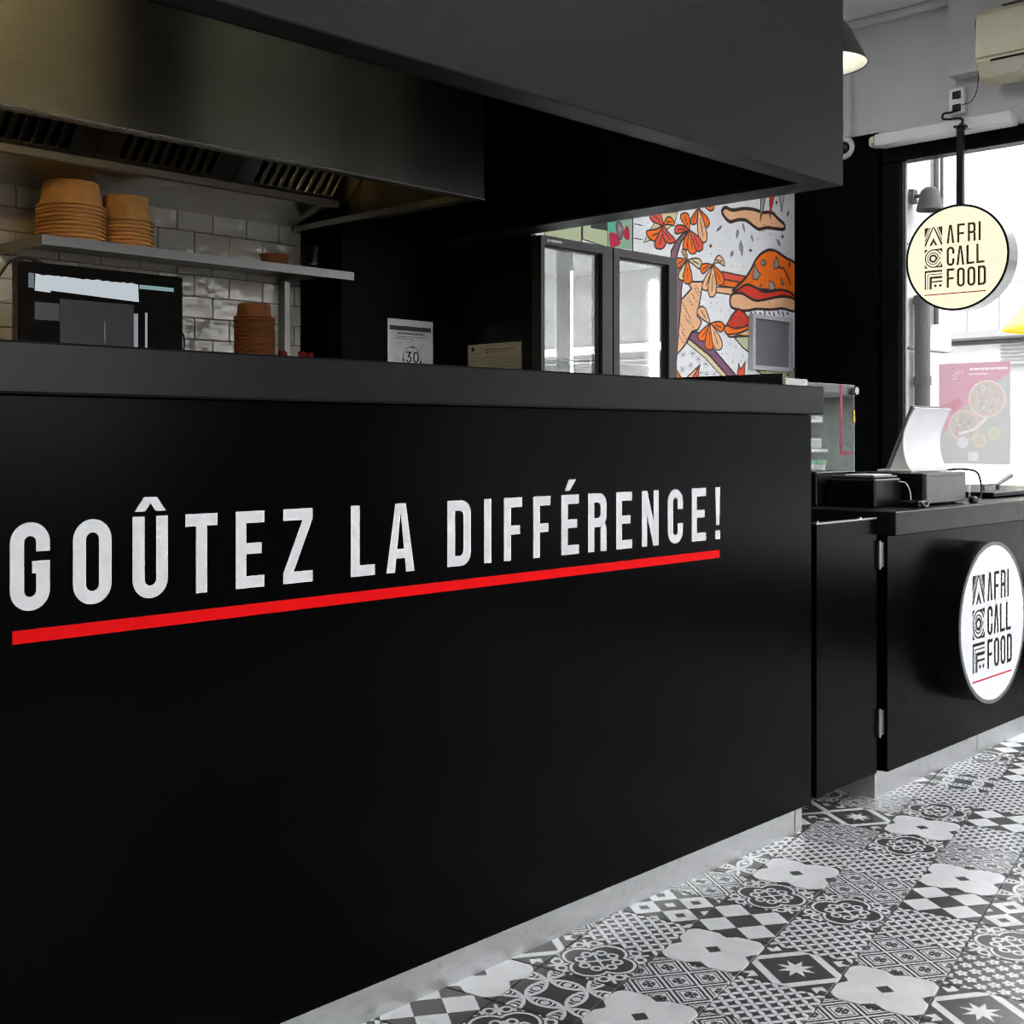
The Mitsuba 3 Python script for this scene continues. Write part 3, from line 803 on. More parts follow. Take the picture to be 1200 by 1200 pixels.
# ------------------------------------------------------------------ mural
MURAL=[["u",10,0,[[5425,2299],[5477,2312],[5410,2255],[5379,2197],[5363,2147],[5410,2115],[5433,2069],[5410,1994],[5410,1943],[5384,1765],[5371,1674],[5359,1516],[5318,1518],[5318,2191],[5369,2256]]],
["p",10,0,[[5462,2044],[5610,2058],[5599,2007],[5556,1868],[5599,1840],[5567,1795],[5503,1778],[5441,1701],[5371,1649],[5384,1765],[5410,1943],[5503,2011]]],
["k",5,2,[[5415,1931],[5426,1924]]],
["k",5,2,[[5429,1916],[5441,1910]]],
["k",5,2,[[5444,1901],[5455,1895]]],
["k",5,2,[[5456,1885],[5468,1879]]],
["k",5,2,[[5471,1870],[5482,1864]]],
["k",5,2,[[5486,1856],[5497,1849]]],
["k",5,2,[[5482,1838],[5494,1832]]],
["k",5,2,[[5497,1823],[5509,1817]]],
["k",5,2,[[5512,1808],[5523,1802]]],
["k",5,2,[[5394,1820],[5406,1814]]],
["k",5,2,[[5409,1805],[5420,1799]]],
["k",5,2,[[5423,1790],[5435,1784]]],
["k",5,2,[[5415,1773],[5426,1766]]],
["k",5,2,[[5429,1758],[5441,1751]]],
["k",5,2,[[5444,1743],[5455,1736]]],
["k",5,2,[[5509,1981],[5520,1975]]],
["k",5,2,[[5523,1966],[5535,1960]]],
["k",5,2,[[5538,1952],[5550,1945]]],
["k",5,2,[[5472,1960],[5484,1953]]],
["k",5,2,[[5487,1945],[5498,1939]]],
["k",5,2,[[5501,1930],[5513,1924]]],
["k",5,2,[[5530,2014],[5541,2007]]],
["k",5,2,[[5545,1999],[5556,1992]]],
["k",5,2,[[5559,1984],[5571,1978]]],
["k",5,2,[[5540,2033],[5552,2027]]],
["k",5,2,[[5555,2018],[5567,2012]]],
["k",5,2,[[5570,2003],[5582,1997]]],
["k",5,2,[[5389,1753],[5401,1747]]],
["k",5,2,[[5404,1738],[5415,1732]]],
["k",5,2,[[5418,1723],[5429,1717]]],
["k",5,2,[[5441,1860],[5452,1853]]],
["k",5,2,[[5455,1845],[5467,1838]]],
["k",5,2,[[5470,1830],[5481,1824]]],
["v",10,0,[[5509,1776],[5567,1779],[5719,1691],[5944,1552],[5852,1549],[5675,1658],[5482,1740]]],
["y",6,0,[[5480,1737],[5675,1655],[5852,1547],[5796,1545],[5631,1643],[5462,1715]]],
["k",0,1,[[5416,1652],[5425,1659],[5435,1652],[5425,1645]]],
["k",4,2,[[5442,1649],[5449,1648]]],
["k",4,2,[[5432,1641],[5434,1637]]],
["k",4,2,[[5416,1641],[5413,1637]]],
["k",4,2,[[5408,1649],[5401,1648]]],
["k",4,2,[[5413,1660],[5407,1663]]],
["k",4,2,[[5427,1664],[5427,1669]]],
["k",4,2,[[5440,1659],[5446,1662]]],
["k",0,1,[[5504,1662],[5514,1670],[5523,1663],[5514,1655]]],
["k",4,2,[[5531,1660],[5538,1659]]],
["k",4,2,[[5520,1651],[5523,1647]]],
["k",4,2,[[5505,1651],[5501,1647]]],
["k",4,2,[[5496,1660],[5489,1659]]],
["k",4,2,[[5501,1670],[5496,1673]]],
["k",4,2,[[5516,1675],[5516,1680]]],
["k",4,2,[[5529,1670],[5535,1673]]],
["k",0,1,[[5557,1634],[5567,1642],[5577,1635],[5567,1627]]],
["k",4,2,[[5584,1631],[5591,1630]]],
["k",4,2,[[5574,1623],[5576,1618]]],
["k",4,2,[[5558,1623],[5554,1619]]],
["k",4,2,[[5549,1632],[5542,1631]]],
["k",4,2,[[5554,1642],[5548,1645]]],
["k",4,2,[[5569,1647],[5569,1651]]],
["k",4,2,[[5582,1642],[5588,1645]]],
["k",0,1,[[5484,1597],[5493,1604],[5502,1598],[5493,1590]]],
["k",4,2,[[5510,1594],[5517,1593]]],
["k",4,2,[[5499,1586],[5502,1582]]],
["k",4,2,[[5484,1586],[5480,1582]]],
["k",4,2,[[5475,1595],[5468,1594]]],
["k",4,2,[[5480,1605],[5475,1608]]],
["k",4,2,[[5495,1609],[5495,1614]]],
["k",4,2,[[5508,1604],[5514,1607]]],
["k",0,1,[[5627,1609],[5637,1617],[5646,1610],[5637,1602]]],
["k",4,2,[[5654,1606],[5662,1605]]],
["k",4,2,[[5643,1598],[5646,1594]]],
["k",4,2,[[5627,1598],[5624,1594]]],
["k",4,2,[[5619,1607],[5611,1606]]],
["k",4,2,[[5623,1617],[5618,1620]]],
["k",4,2,[[5638,1622],[5639,1627]]],
["k",4,2,[[5652,1617],[5658,1620]]],
["k",0,1,[[5411,1569],[5420,1577],[5429,1570],[5420,1562]]],
["k",4,2,[[5437,1567],[5444,1566]]],
["k",4,2,[[5426,1559],[5429,1554]]],
["k",4,2,[[5411,1559],[5408,1555]]],
["k",4,2,[[5403,1567],[5396,1566]]],
["k",4,2,[[5407,1578],[5402,1581]]],
["k",4,2,[[5422,1582],[5422,1587]]],
["k",4,2,[[5435,1577],[5441,1580]]],
["k",0,1,[[5579,1561],[5588,1568],[5598,1561],[5588,1553]]],
["k",4,2,[[5606,1558],[5613,1557]]],
["k",4,2,[[5595,1550],[5598,1545]]],
["k",4,2,[[5579,1550],[5575,1545]]],
["k",4,2,[[5570,1558],[5563,1558]]],
["k",4,2,[[5575,1569],[5570,1572]]],
["k",4,2,[[5590,1573],[5591,1578]]],
["k",4,2,[[5604,1568],[5610,1571]]],
["k",0,1,[[5709,1559],[5719,1567],[5728,1560],[5719,1552]]],
["k",4,2,[[5736,1556],[5744,1555]]],
["k",4,2,[[5725,1548],[5728,1543]]],
["k",4,2,[[5709,1548],[5705,1544]]],
["k",4,2,[[5700,1557],[5692,1556]]],
["k",4,2,[[5705,1568],[5699,1571]]],
["k",4,2,[[5720,1572],[5721,1577]]],
["k",4,2,[[5734,1567],[5741,1570]]],
["k",0,1,[[5638,1553],[5648,1561],[5657,1554],[5648,1546]]],
["k",4,2,[[5665,1551],[5672,1550]]],
["k",4,2,[[5654,1542],[5657,1538]]],
["k",4,2,[[5638,1543],[5634,1538]]],
["k",4,2,[[5629,1551],[5622,1550]]],
["k",4,2,[[5634,1562],[5629,1565]]],
["k",4,2,[[5649,1566],[5650,1571]]],
["k",4,2,[[5663,1561],[5669,1564]]],
["o",8,0,[[5359,1576],[5420,1519],[5359,1515]]],
["p",8,0,[[5441,1518],[5583,1604],[5503,1517]]],
["r",8,0,[[5498,1517],[5583,1604],[5558,1518]]],
["r",8,0,[[5942,1556],[5961,1626],[5981,1595],[6028,1639],[6019,1556]]],
["r",8,0,[[5791,2131],[6037,2126],[6002,2087],[5802,2090]]],
["o",8,0,[[5802,2090],[6008,2085],[5944,2053],[5785,2050]]],
["p",8,0,[[5708,2040],[5921,2051],[5898,2010],[5708,2010]]],
["r",8,1,[[5254,2323],[5247,2341],[5235,2363],[5217,2381],[5196,2387],[5173,2382],[5154,2372],[5139,2359],[5135,2345],[5149,2333],[5181,2326],[5218,2322],[5250,2320]]],
["k",6,2,[[5223,2337],[5174,2362]]],
["o",8,1,[[5250,2323],[5223,2308],[5185,2293],[5140,2283],[5110,2275],[5104,2262],[5117,2248],[5138,2236],[5172,2228],[5209,2231],[5239,2252],[5252,2286],[5254,2320]]],
["k",6,2,[[5231,2285],[5154,2255]]],
["r",8,1,[[5250,2321],[5229,2296],[5204,2263],[5181,2231],[5173,2208],[5185,2195],[5206,2192],[5230,2194],[5256,2206],[5273,2230],[5276,2262],[5267,2295],[5255,2321]]],
["k",6,2,[[5246,2282],[5219,2218]]],
["o",8,1,[[5253,2320],[5271,2327],[5294,2332],[5321,2330],[5340,2330],[5348,2336],[5346,2346],[5340,2357],[5325,2368],[5304,2373],[5281,2365],[5264,2345],[5252,2323]]],
["k",6,2,[[5274,2343],[5324,2349]]],
["r",8,1,[[5250,2320],[5245,2294],[5247,2265],[5265,2243],[5292,2233],[5320,2234],[5340,2240],[5353,2248],[5353,2260],[5332,2273],[5299,2288],[5272,2306],[5254,2322]]],
["k",6,2,[[5262,2289],[5313,2252]]],
["o",8,1,[[5564,2451],[5560,2425],[5559,2395],[5565,2367],[5583,2351],[5610,2349],[5637,2355],[5660,2366],[5674,2383],[5667,2402],[5638,2423],[5602,2440],[5570,2453]]],
["k",6,2,[[5588,2423],[5623,2375]]],
["p",8,1,[[5565,2451],[5561,2413],[5559,2365],[5564,2318],[5578,2287],[5600,2272],[5621,2273],[5639,2281],[5651,2302],[5645,2336],[5623,2379],[5594,2420],[5569,2452]]],
["k",6,2,[[5583,2398],[5610,2309]]],
["o",8,1,[[5555,2444],[5537,2428],[5516,2407],[5500,2386],[5495,2370],[5502,2361],[5514,2359],[5528,2360],[5544,2368],[5554,2383],[5559,2405],[5559,2427],[5558,2444]]],
["k",6,2,[[5544,2419],[5522,2376]]],
["o",8,1,[[5598,2505],[5611,2490],[5630,2473],[5652,2459],[5674,2453],[5694,2457],[5708,2464],[5717,2474],[5715,2485],[5698,2495],[5665,2501],[5630,2505],[5600,2507]]],
["k",6,2,[[5631,2493],[5686,2473]]],
["o",8,1,[[5485,2325],[5488,2346],[5489,2372],[5484,2396],[5471,2410],[5450,2414],[5430,2409],[5413,2402],[5403,2388],[5409,2372],[5430,2353],[5456,2337],[5480,2324]]],
["k",6,2,[[5467,2350],[5441,2393]]],
["r",8,1,[[5482,2326],[5455,2335],[5421,2342],[5388,2341],[5365,2331],[5352,2318],[5350,2306],[5354,2295],[5367,2290],[5391,2295],[5423,2306],[5456,2316],[5483,2323]]],
["k",6,2,[[5442,2326],[5376,2313]]],
["o",8,1,[[5480,2324],[5461,2302],[5440,2274],[5425,2246],[5424,2227],[5438,2216],[5456,2215],[5476,2217],[5495,2229],[5504,2249],[5502,2276],[5494,2303],[5485,2325]]],
["k",6,2,[[5475,2291],[5462,2237]]],
["o",8,1,[[5480,2324],[5474,2296],[5468,2262],[5469,2229],[5479,2208],[5499,2198],[5519,2200],[5538,2206],[5551,2222],[5548,2246],[5530,2275],[5506,2303],[5485,2325]]],
["k",6,2,[[5493,2287],[5512,2225]]],
["r",8,1,[[5480,2324],[5497,2301],[5515,2273],[5531,2243],[5548,2224],[5569,2218],[5588,2223],[5605,2233],[5613,2251],[5603,2273],[5571,2297],[5526,2314],[5485,2325]]],
["k",6,2,[[5526,2299],[5574,2246]]],
["p",8,1,[[5468,2158],[5466,2171],[5462,2188],[5455,2203],[5446,2213],[5435,2216],[5425,2214],[5418,2210],[5415,2202],[5420,2191],[5435,2179],[5451,2167],[5466,2157]]],
["k",6,2,[[5454,2175],[5434,2203]]],
["o",8,1,[[5466,2159],[5432,2164],[5396,2166],[5370,2158],[5358,2143],[5359,2128],[5367,2117],[5377,2110],[5391,2109],[5405,2120],[5424,2136],[5447,2149],[5468,2157]]],
["k",6,2,[[5426,2156],[5381,2131]]],
["y",8,1,[[5465,2158],[5440,2137],[5412,2111],[5389,2084],[5383,2064],[5393,2051],[5410,2048],[5429,2048],[5451,2057],[5465,2077],[5471,2105],[5471,2134],[5469,2158]]],
["k",6,2,[[5450,2125],[5421,2069]]],
["o",8,1,[[5464,2157],[5451,2131],[5437,2098],[5429,2066],[5434,2044],[5450,2033],[5470,2033],[5489,2037],[5506,2051],[5509,2074],[5500,2105],[5484,2135],[5469,2158]]],
["k",6,2,[[5468,2120],[5469,2058]]],
["y",8,1,[[5466,2156],[5490,2152],[5519,2144],[5546,2132],[5567,2125],[5584,2130],[5594,2140],[5599,2152],[5595,2168],[5577,2178],[5544,2180],[5503,2171],[5468,2159]]],
["k",6,2,[[5512,2163],[5572,2150]]],
["o",8,1,[[5706,2158],[5670,2161],[5629,2160],[5599,2149],[5586,2134],[5586,2119],[5594,2109],[5605,2102],[5620,2103],[5637,2114],[5659,2132],[5686,2147],[5709,2156]]],
["k",6,2,[[5662,2152],[5610,2124]]],
["p",8,1,[[5708,2156],[5728,2170],[5755,2178],[5784,2172],[5807,2164],[5818,2166],[5819,2175],[5814,2187],[5799,2204],[5777,2217],[5749,2213],[5725,2188],[5707,2159]]],
["k",6,2,[[5736,2190],[5793,2187]]],
["o",8,1,[[5705,2157],[5716,2135],[5728,2107],[5736,2078],[5748,2058],[5766,2051],[5785,2055],[5803,2063],[5815,2079],[5811,2101],[5786,2125],[5747,2145],[5710,2158]]],
["k",6,2,[[5744,2131],[5777,2078]]],
["p",8,1,[[5705,2158],[5676,2130],[5642,2095],[5614,2060],[5603,2033],[5610,2017],[5626,2013],[5646,2013],[5669,2026],[5687,2052],[5700,2089],[5706,2127],[5710,2157]]],
["k",6,2,[[5683,2114],[5642,2041]]],
["p",8,1,[[5705,2157],[5689,2121],[5671,2076],[5659,2031],[5661,2000],[5675,1983],[5694,1981],[5714,1986],[5732,2004],[5738,2036],[5733,2080],[5721,2123],[5710,2158]]],
["k",6,2,[[5704,2104],[5697,2016]]],
["p",8,1,[[5682,1834],[5671,1855],[5657,1881],[5640,1906],[5621,1920],[5597,1922],[5578,1916],[5562,1906],[5555,1890],[5568,1873],[5600,1855],[5641,1842],[5678,1832]]],
["k",6,2,[[5644,1856],[5595,1898]]],
["o",8,1,[[5679,1832],[5702,1824],[5730,1813],[5757,1800],[5778,1794],[5796,1799],[5807,1810],[5814,1823],[5811,1838],[5793,1849],[5758,1851],[5717,1844],[5681,1834]]],
["k",6,2,[[5724,1835],[5785,1819]]],
["o",8,1,[[5678,1834],[5645,1818],[5607,1798],[5575,1776],[5561,1758],[5567,1744],[5583,1737],[5603,1733],[5628,1738],[5649,1754],[5665,1781],[5676,1809],[5682,1832]]],
["k",6,2,[[5651,1804],[5602,1756]]],
["o",8,1,[[5678,1833],[5660,1803],[5641,1767],[5629,1731],[5631,1705],[5648,1691],[5669,1689],[5691,1692],[5710,1707],[5717,1733],[5710,1769],[5696,1805],[5683,1833]]],
["k",6,2,[[5677,1790],[5671,1718]]],
["p",8,1,[[5678,1832],[5684,1802],[5693,1764],[5705,1726],[5722,1702],[5746,1692],[5768,1694],[5788,1702],[5798,1721],[5789,1748],[5759,1781],[5719,1811],[5683,1834]]],
["k",6,2,[[5712,1793],[5754,1723]]],
["o",16,1,[[5898,2033],[6014,2104],[6084,2169],[6132,2226],[6192,2272],[6278,2304],[6365,2304],[6454,2279],[6570,2252],[6570,2162],[6570,2056],[6378,2067],[6132,2066],[6002,2054]]],
["s",14,1,[[5927,2025],[5990,2063],[6061,2082],[6132,2072],[6217,2056],[6303,2064],[6403,2082],[6492,2080],[6567,2059],[6570,2035],[6454,2046],[6327,2029],[6217,2007],[6132,1997],[6061,2011],[6002,2025]]],
["p",16,1,[[5932,2023],[6002,2025],[6061,2011],[6132,1997],[6217,2007],[6327,2029],[6454,2046],[6570,2035],[6570,1968],[6428,1973],[6303,1957],[6156,1950],[6037,1931],[5944,1931],[5886,1942],[5873,1973],[5886,2006]]],
["g",7,0,[[6359,2273],[6396,2220],[6340,2197],[6334,2233]]],
["g",7,0,[[6126,2206],[6156,2169],[6186,2153],[6150,2120],[6108,2119],[6114,2159]]],
["g",7,0,[[6284,2125],[6327,2113],[6352,2081],[6284,2069]]],
["g",7,0,[[6505,2258],[6518,2238],[6495,2228]]],
["g",7,0,[[6192,2097],[6192,2068],[6166,2065]]],
["g",7,0,[[6415,2154],[6441,2116],[6415,2114]]],
["g",8,1,[[6243,2226],[6240,2218],[6231,2212],[6219,2209],[6207,2209],[6198,2214],[6195,2221],[6198,2228],[6207,2234],[6219,2238],[6231,2237],[6240,2233]]],
["k",0,1,[[6229,2224],[6227,2221],[6224,2219],[6219,2218],[6214,2218],[6211,2220],[6209,2222],[6211,2225],[6214,2227],[6219,2228],[6224,2228],[6227,2227]]],
["k",10,2,[[6390,2212],[6441,2211],[6486,2167],[6518,2126]]],
["q",8,0,[[5915,1772],[6066,1787],[6066,1696],[6002,1719]]],
["q",8,0,[[6144,1595],[6217,1571],[6378,1549],[6544,1548],[6557,1618],[6378,1604]]],
["s",10,0,[[5955,1938],[6014,1920],[6084,1879],[6084,1853],[6002,1835],[5921,1823],[5835,1834],[5886,1891]]],
["o",10,1,[[5835,1834],[5921,1823],[6002,1835],[6084,1856],[6078,1833],[5967,1800],[5852,1784],[5819,1807]]],
["p",10,1,[[5852,1782],[5967,1799],[6082,1830],[6082,1791],[5955,1786],[5886,1771]]],
["k",4,2,[[5898,1892],[5886,1837]]],
["k",4,2,[[5923,1891],[5916,1839]]],
["k",4,2,[[5948,1890],[5946,1841]]],
["k",4,2,[[5974,1890],[5976,1843]]],
["k",4,2,[[5999,1889],[6006,1845]]],
["k",4,2,[[6025,1888],[6037,1847]]],
["k",12,2,[[6084,1930],[6096,1916]]],
["k",12,2,[[6132,1930],[6144,1910]]],
["k",12,2,[[6180,1929],[6192,1923]]],
["k",12,2,[[6229,1941],[6241,1917]]],
["k",12,2,[[6278,1940],[6290,1930]]],
["k",12,2,[[6327,1940],[6340,1924]]],
["k",12,2,[[6378,1951],[6390,1937]]],
["k",12,2,[[6428,1951],[6441,1931]]],
["k",12,2,[[6479,1951],[6492,1944]]],
["k",0,1,[[6394,1566],[6409,1581],[6424,1576],[6412,1562]]],
["k",0,1,[[6483,1552],[6499,1567],[6514,1562],[6501,1548]]],
["k",0,1,[[6502,1597],[6518,1612],[6533,1607],[6520,1593]]],
["k",0,1,[[6214,1569],[6229,1584],[6243,1580],[6231,1566]]],
["k",0,1,[[6470,1575],[6486,1591],[6501,1586],[6488,1572]]],
["p",20,1,[[5830,2493],[5898,2486],[6014,2511],[6120,2519],[6217,2515],[6309,2527],[6378,2499],[6447,2475],[6441,2445],[6352,2437],[6253,2431],[6180,2412],[6120,2421],[6037,2446],[5955,2439],[5875,2418],[5819,2438],[5794,2466]]],
["g",8,0,[[6192,2614],[6253,2629],[6186,2462]]],
["s",8,0,[[6284,2634],[6342,2645],[6290,2492]]],
["e",8,0,[[6393,2653],[6449,2667],[6415,2545]]],
["g",5,0,[[5791,2384],[5763,2373],[5741,2349],[5778,2367]]],
["g",5,0,[[6002,2423],[6000,2402],[6023,2377],[6020,2407]]],
["g",5,0,[[5955,2385],[5937,2365],[5938,2334],[5960,2365]]],
["g",5,0,[[5979,2323],[5967,2286],[5996,2239],[6004,2293]]],
["g",5,0,[[6090,2365],[6090,2351],[6110,2335],[6106,2355]]],
["g",5,0,[[5904,2257],[5882,2245],[5881,2223],[5907,2242]]],
["g",5,0,[[6367,2374],[6370,2357],[6400,2341],[6391,2365]]],
["g",5,0,[[6499,2562],[6480,2548],[6479,2526],[6502,2547]]],
["k",0,1,[[5695,2263],[5694,2258],[5689,2254],[5683,2252],[5677,2253],[5673,2256],[5671,2260],[5673,2264],[5677,2268],[5683,2270],[5689,2269],[5694,2267]]],
["g",3,2,[[5705,2264],[5710,2264]]],
["g",3,2,[[5699,2252],[5702,2250]]],
["g",3,2,[[5683,2246],[5683,2243]]],
["g",3,2,[[5668,2249],[5665,2246]]],
["g",3,2,[[5662,2259],[5657,2258]]],
["g",3,2,[[5668,2270],[5665,2272]]],
["g",3,2,[[5683,2276],[5683,2279]]],
["g",3,2,[[5699,2274],[5702,2276]]],
["k",0,1,[[6095,2282],[6093,2277],[6088,2274],[6082,2272],[6075,2272],[6071,2275],[6069,2279],[6071,2284],[6075,2288],[6082,2290],[6088,2289],[6093,2287]]],
["g",3,2,[[6106,2283],[6110,2284]]],
["g",3,2,[[6099,2272],[6102,2270]]],
["g",3,2,[[6082,2265],[6082,2262]]],
["g",3,2,[[6065,2268],[6062,2265]]],
["g",3,2,[[6058,2278],[6053,2278]]],
["g",3,2,[[6065,2290],[6062,2292]]],
["g",3,2,[[6082,2296],[6082,2300]]],
["g",3,2,[[6099,2294],[6102,2296]]],
["k",0,1,[[6442,2401],[6440,2396],[6435,2392],[6428,2390],[6421,2390],[6416,2393],[6414,2398],[6416,2403],[6421,2407],[6428,2409],[6435,2408],[6440,2406]]],
["g",3,2,[[6454,2402],[6459,2403]]],
["g",3,2,[[6446,2390],[6450,2388]]],
["g",3,2,[[6428,2383],[6428,2380]]],
["g",3,2,[[6410,2386],[6407,2383]]],
["g",3,2,[[6403,2396],[6398,2396]]],
["g",3,2,[[6410,2409],[6407,2411]]],
["g",3,2,[[6428,2416],[6428,2419]]],
["g",3,2,[[6446,2413],[6450,2416]]],
["k",0,1,[[6376,2595],[6374,2590],[6369,2585],[6362,2583],[6356,2584],[6351,2586],[6349,2591],[6351,2596],[6356,2600],[6362,2602],[6369,2602],[6374,2599]]],
["g",3,2,[[6388,2596],[6393,2597]]],
["g",3,2,[[6380,2584],[6384,2582]]],
["g",3,2,[[6362,2577],[6362,2573]]],
["g",3,2,[[6345,2579],[6341,2576]]],
["g",3,2,[[6337,2589],[6332,2589]]],
["g",3,2,[[6345,2602],[6341,2603]]],
["g",3,2,[[6362,2609],[6362,2612]]],
["g",3,2,[[6380,2607],[6384,2609]]],
["k",0,0,[[5847,2343],[5852,2347],[5858,2344],[5852,2340]]],
["k",0,0,[[5869,2317],[5875,2321],[5881,2318],[5875,2314]]],
["k",0,0,[[6217,2360],[6223,2365],[6229,2362],[6223,2357]]],
["k",0,0,[[6156,2353],[6162,2358],[6168,2355],[6162,2350]]],
["k",0,0,[[6290,2397],[6296,2401],[6303,2398],[6296,2393]]],
["k",0,0,[[6499,2481],[6505,2486],[6511,2483],[6505,2478]]],
["k",0,0,[[6522,2523],[6528,2528],[6535,2525],[6528,2520]]],
["k",0,0,[[6466,2359],[6473,2363],[6479,2360],[6473,2355]]],
["k",0,0,[[6537,2312],[6544,2317],[6550,2313],[6544,2309]]],
["k",0,0,[[6479,2313],[6486,2317],[6492,2314],[6486,2309]]],
["k",0,0,[[6005,2179],[6011,2184],[6017,2181],[6011,2176]]],
["k",0,0,[[5886,2169],[5892,2173],[5898,2170],[5892,2166]]],
["k",0,0,[[5635,2234],[5640,2238],[5645,2235],[5640,2231]]],
["k",0,0,[[5680,1949],[5686,1953],[5691,1949],[5686,1945]]],
["k",0,0,[[5779,1912],[5785,1916],[5791,1913],[5785,1909]]],
["k",0,0,[[5824,1887],[5830,1891],[5835,1888],[5830,1883]]],
["k",0,0,[[5864,1918],[5869,1923],[5875,1919],[5869,1915]]],
["k",0,0,[[5615,1965],[5621,1969],[5626,1966],[5621,1962]]],
["k",0,0,[[5802,1778],[5807,1782],[5813,1778],[5807,1774]]],
["k",0,0,[[5864,1730],[5869,1735],[5875,1731],[5869,1727]]],
["k",0,0,[[5927,1718],[5932,1722],[5938,1718],[5932,1714]]],
["k",0,0,[[5796,1673],[5802,1677],[5807,1674],[5802,1670]]],
["k",0,0,[[5904,1662],[5909,1666],[5915,1663],[5909,1659]]],
["k",0,0,[[5835,1678],[5841,1682],[5847,1679],[5841,1675]]],
["k",0,0,[[5996,1673],[6002,1677],[6008,1674],[6002,1669]]],
["k",0,0,[[5979,1643],[5984,1647],[5990,1644],[5984,1640]]],
["k",0,0,[[6505,1755],[6511,1759],[6518,1756],[6511,1751]]],
["k",0,0,[[6522,1715],[6528,1719],[6535,1716],[6528,1711]]],
["k",0,0,[[6527,1797],[6533,1801],[6540,1798],[6533,1793]]],
["k",0,0,[[5892,1633],[5898,1637],[5904,1633],[5898,1629]]],
["k",0,0,[[5741,1953],[5746,1957],[5752,1954],[5746,1950]]],
["q",6,0,[[4321,2246],[4587,2239],[4587,2156],[4321,2158]]],
["q",6,0,[[4597,2244],[4784,2280],[4794,2154],[4597,2173]]],
["t",0,0,[[4784,2282],[4858,2298],[4865,2239],[4794,2230]]],
["t2",0,0,[[4858,2315],[4986,2336],[4986,2166],[4794,2154],[4794,2230],[4865,2247]]],
["m",0,1,[[4804,2227],[4858,2229],[4892,2190],[4865,2170],[4811,2160]]],
["m",0,1,[[4934,2277],[4962,2267],[4962,2215],[4934,2212],[4913,2236]]],
["u",5,1,[[4862,2290],[4899,2286],[4913,2253],[4899,2208],[4872,2214],[4858,2255]]],
["g",0,1,[[4879,2279],[4899,2264],[4896,2242],[4875,2248]]],
["k2",0,0,[[4658,2264],[4784,2278],[4784,2237],[4658,2235]]],
["k",10,2,[[4991,2349],[4991,2158]]],
["k",8,2,[[4590,2264],[4590,2156]]],
["y",5,0,[[5082,2212],[5213,2378],[5379,2409],[5348,2341],[5169,2239]]],
["k",5,2,[[5004,2299],[5068,2298]]],
["k",5,2,[[5004,2225],[5075,2226]]]]
COLOURS = {'k': (62, 48, 46), 'o': (245, 118, 36), 'r': (228, 88, 70), 's': (222, 66, 48), 'p': (243, 192, 148), 'y': (226, 214, 168), 'u': (140, 104, 118), 'v': (134, 92, 122), 'g': (160, 162, 164),
           'e': (226, 229, 230), 'q': (196, 208, 170), 't': (92, 186, 158), 't2': (150, 182, 160), 'm': (196, 44, 74), 'k2': (58, 62, 58)}
COLOURS = {k: s2l(*c) for k, c in COLOURS.items()}
clip = sbox(3.52, .05, 6.564, 3.5)
layers = [(clip, s2l(240, 243, 246))]
for c, ol, sm, pts in MURAL[-14:] + MURAL[:-14]:
    P = np.array(pts) / 1000
    if sm == 2:
        layers.append((LineString(P).buffer(ol / 2000, 2).intersection(clip), COLOURS[c]))
        continue
    if sm == 1 and len(P) > 4:
        P = smooth_loop(P, 4)
    g = Polygon(P).buffer(0)
    layers.append((g.intersection(clip), COLOURS[c]))
    if ol:
        layers.append((unary_union([q.exterior.buffer(ol / 2000, 2) for q in polys(g)]).intersection(clip), COLOURS['k']))
V, F, C = flat_layers(layers)
V = np.c_[V[:, 0], BACK - .0008 - V[:, 2], V[:, 1]]
tag(add('mural', trimesh.Trimesh(V, F, process=False), 'm_print', color=C), 'painted mural of orange mushrooms and flowers on the back wall', 'mural')

WH = 'wall_hatch'
tag(WH, 'small grey steel panel in a silver frame on the mural', 'panel')
add(WH + '__frame', on_front(sbox(6.063, 1.597, 6.497, 1.916).difference(sbox(6.093, 1.622, 6.472, 1.892)), .028, 0, BACK - .0015, 0), 'm_hatchframe')
add(WH + '__panel', bx(6.0935, 6.4715, 1.934, 1.940, 1.6225, 1.8915), 'm_hatchpanel')

# ------------------------------------------------------------------ notices
def lines_print(key, W, H, items, mesh_fn, base):
    V, F, C = flat_layers([(sbox(0, 0, W, H), base)] + items)
    return add(key, trimesh.Trimesh(mesh_fn(V), F, process=False), 'm_print', color=C)
dk, md = s2l(60, 60, 60), s2l(140, 140, 138)
def bars(x0, x1, y, h, n, col, seed):
    r = np.random.default_rng(seed)
    out, x = [], x0
    while x < x1:
        wd = (.4 + r.random()) * (x1 - x0) / n
        out.append((sbox(x, y, min(x + wd, x1), y + h), col))
        x += wd + .12 * (x1 - x0) / n
    return out
thirty = meshkit.text_mesh('30', .042, .001)
ring = Point(.128, .032).buffer(.049, 24).difference(Point(.128, .032).buffer(.0465, 24)).difference(sbox(.168, .045, .2, .09)).difference(sbox(.06, -.04, .09, .01))
arrows = [Polygon([(.128, .086), (.142, .079), (.128, .072)]), Polygon([(.082, .036), (.074, .022), (.090, .022)]), Polygon([(.176, .012), (.168, .024), (.184, .024)])]
items = [(sbox(.010, .142, .232, .160), dk)] + bars(.05, .19, .128, .005, 9, dk, 1) + bars(.04, .20, .116, .003, 12, md, 2) + bars(.04, .12, .108, .003, 6, md, 3) + [(ring, dk)] + [(g, dk) for g in arrows]
for x, y in ((.128, .098), (.064, .084), (.185, .080), (.052, .022), (.196, .012)):
    items.append((Point(x, y).buffer(.011, 8).difference(Point(x, y).buffer(.009, 8)).difference(sbox(x, y - .02, x + .02, y)), md))
t = np.array(thirty.vertices)
k = lines_print('notice', .242, .186, items, lambda V: np.c_[3.177 + V[:, 0], 1.749 - V[:, 2], 1.492 + V[:, 1]], s2l(226, 226, 226))
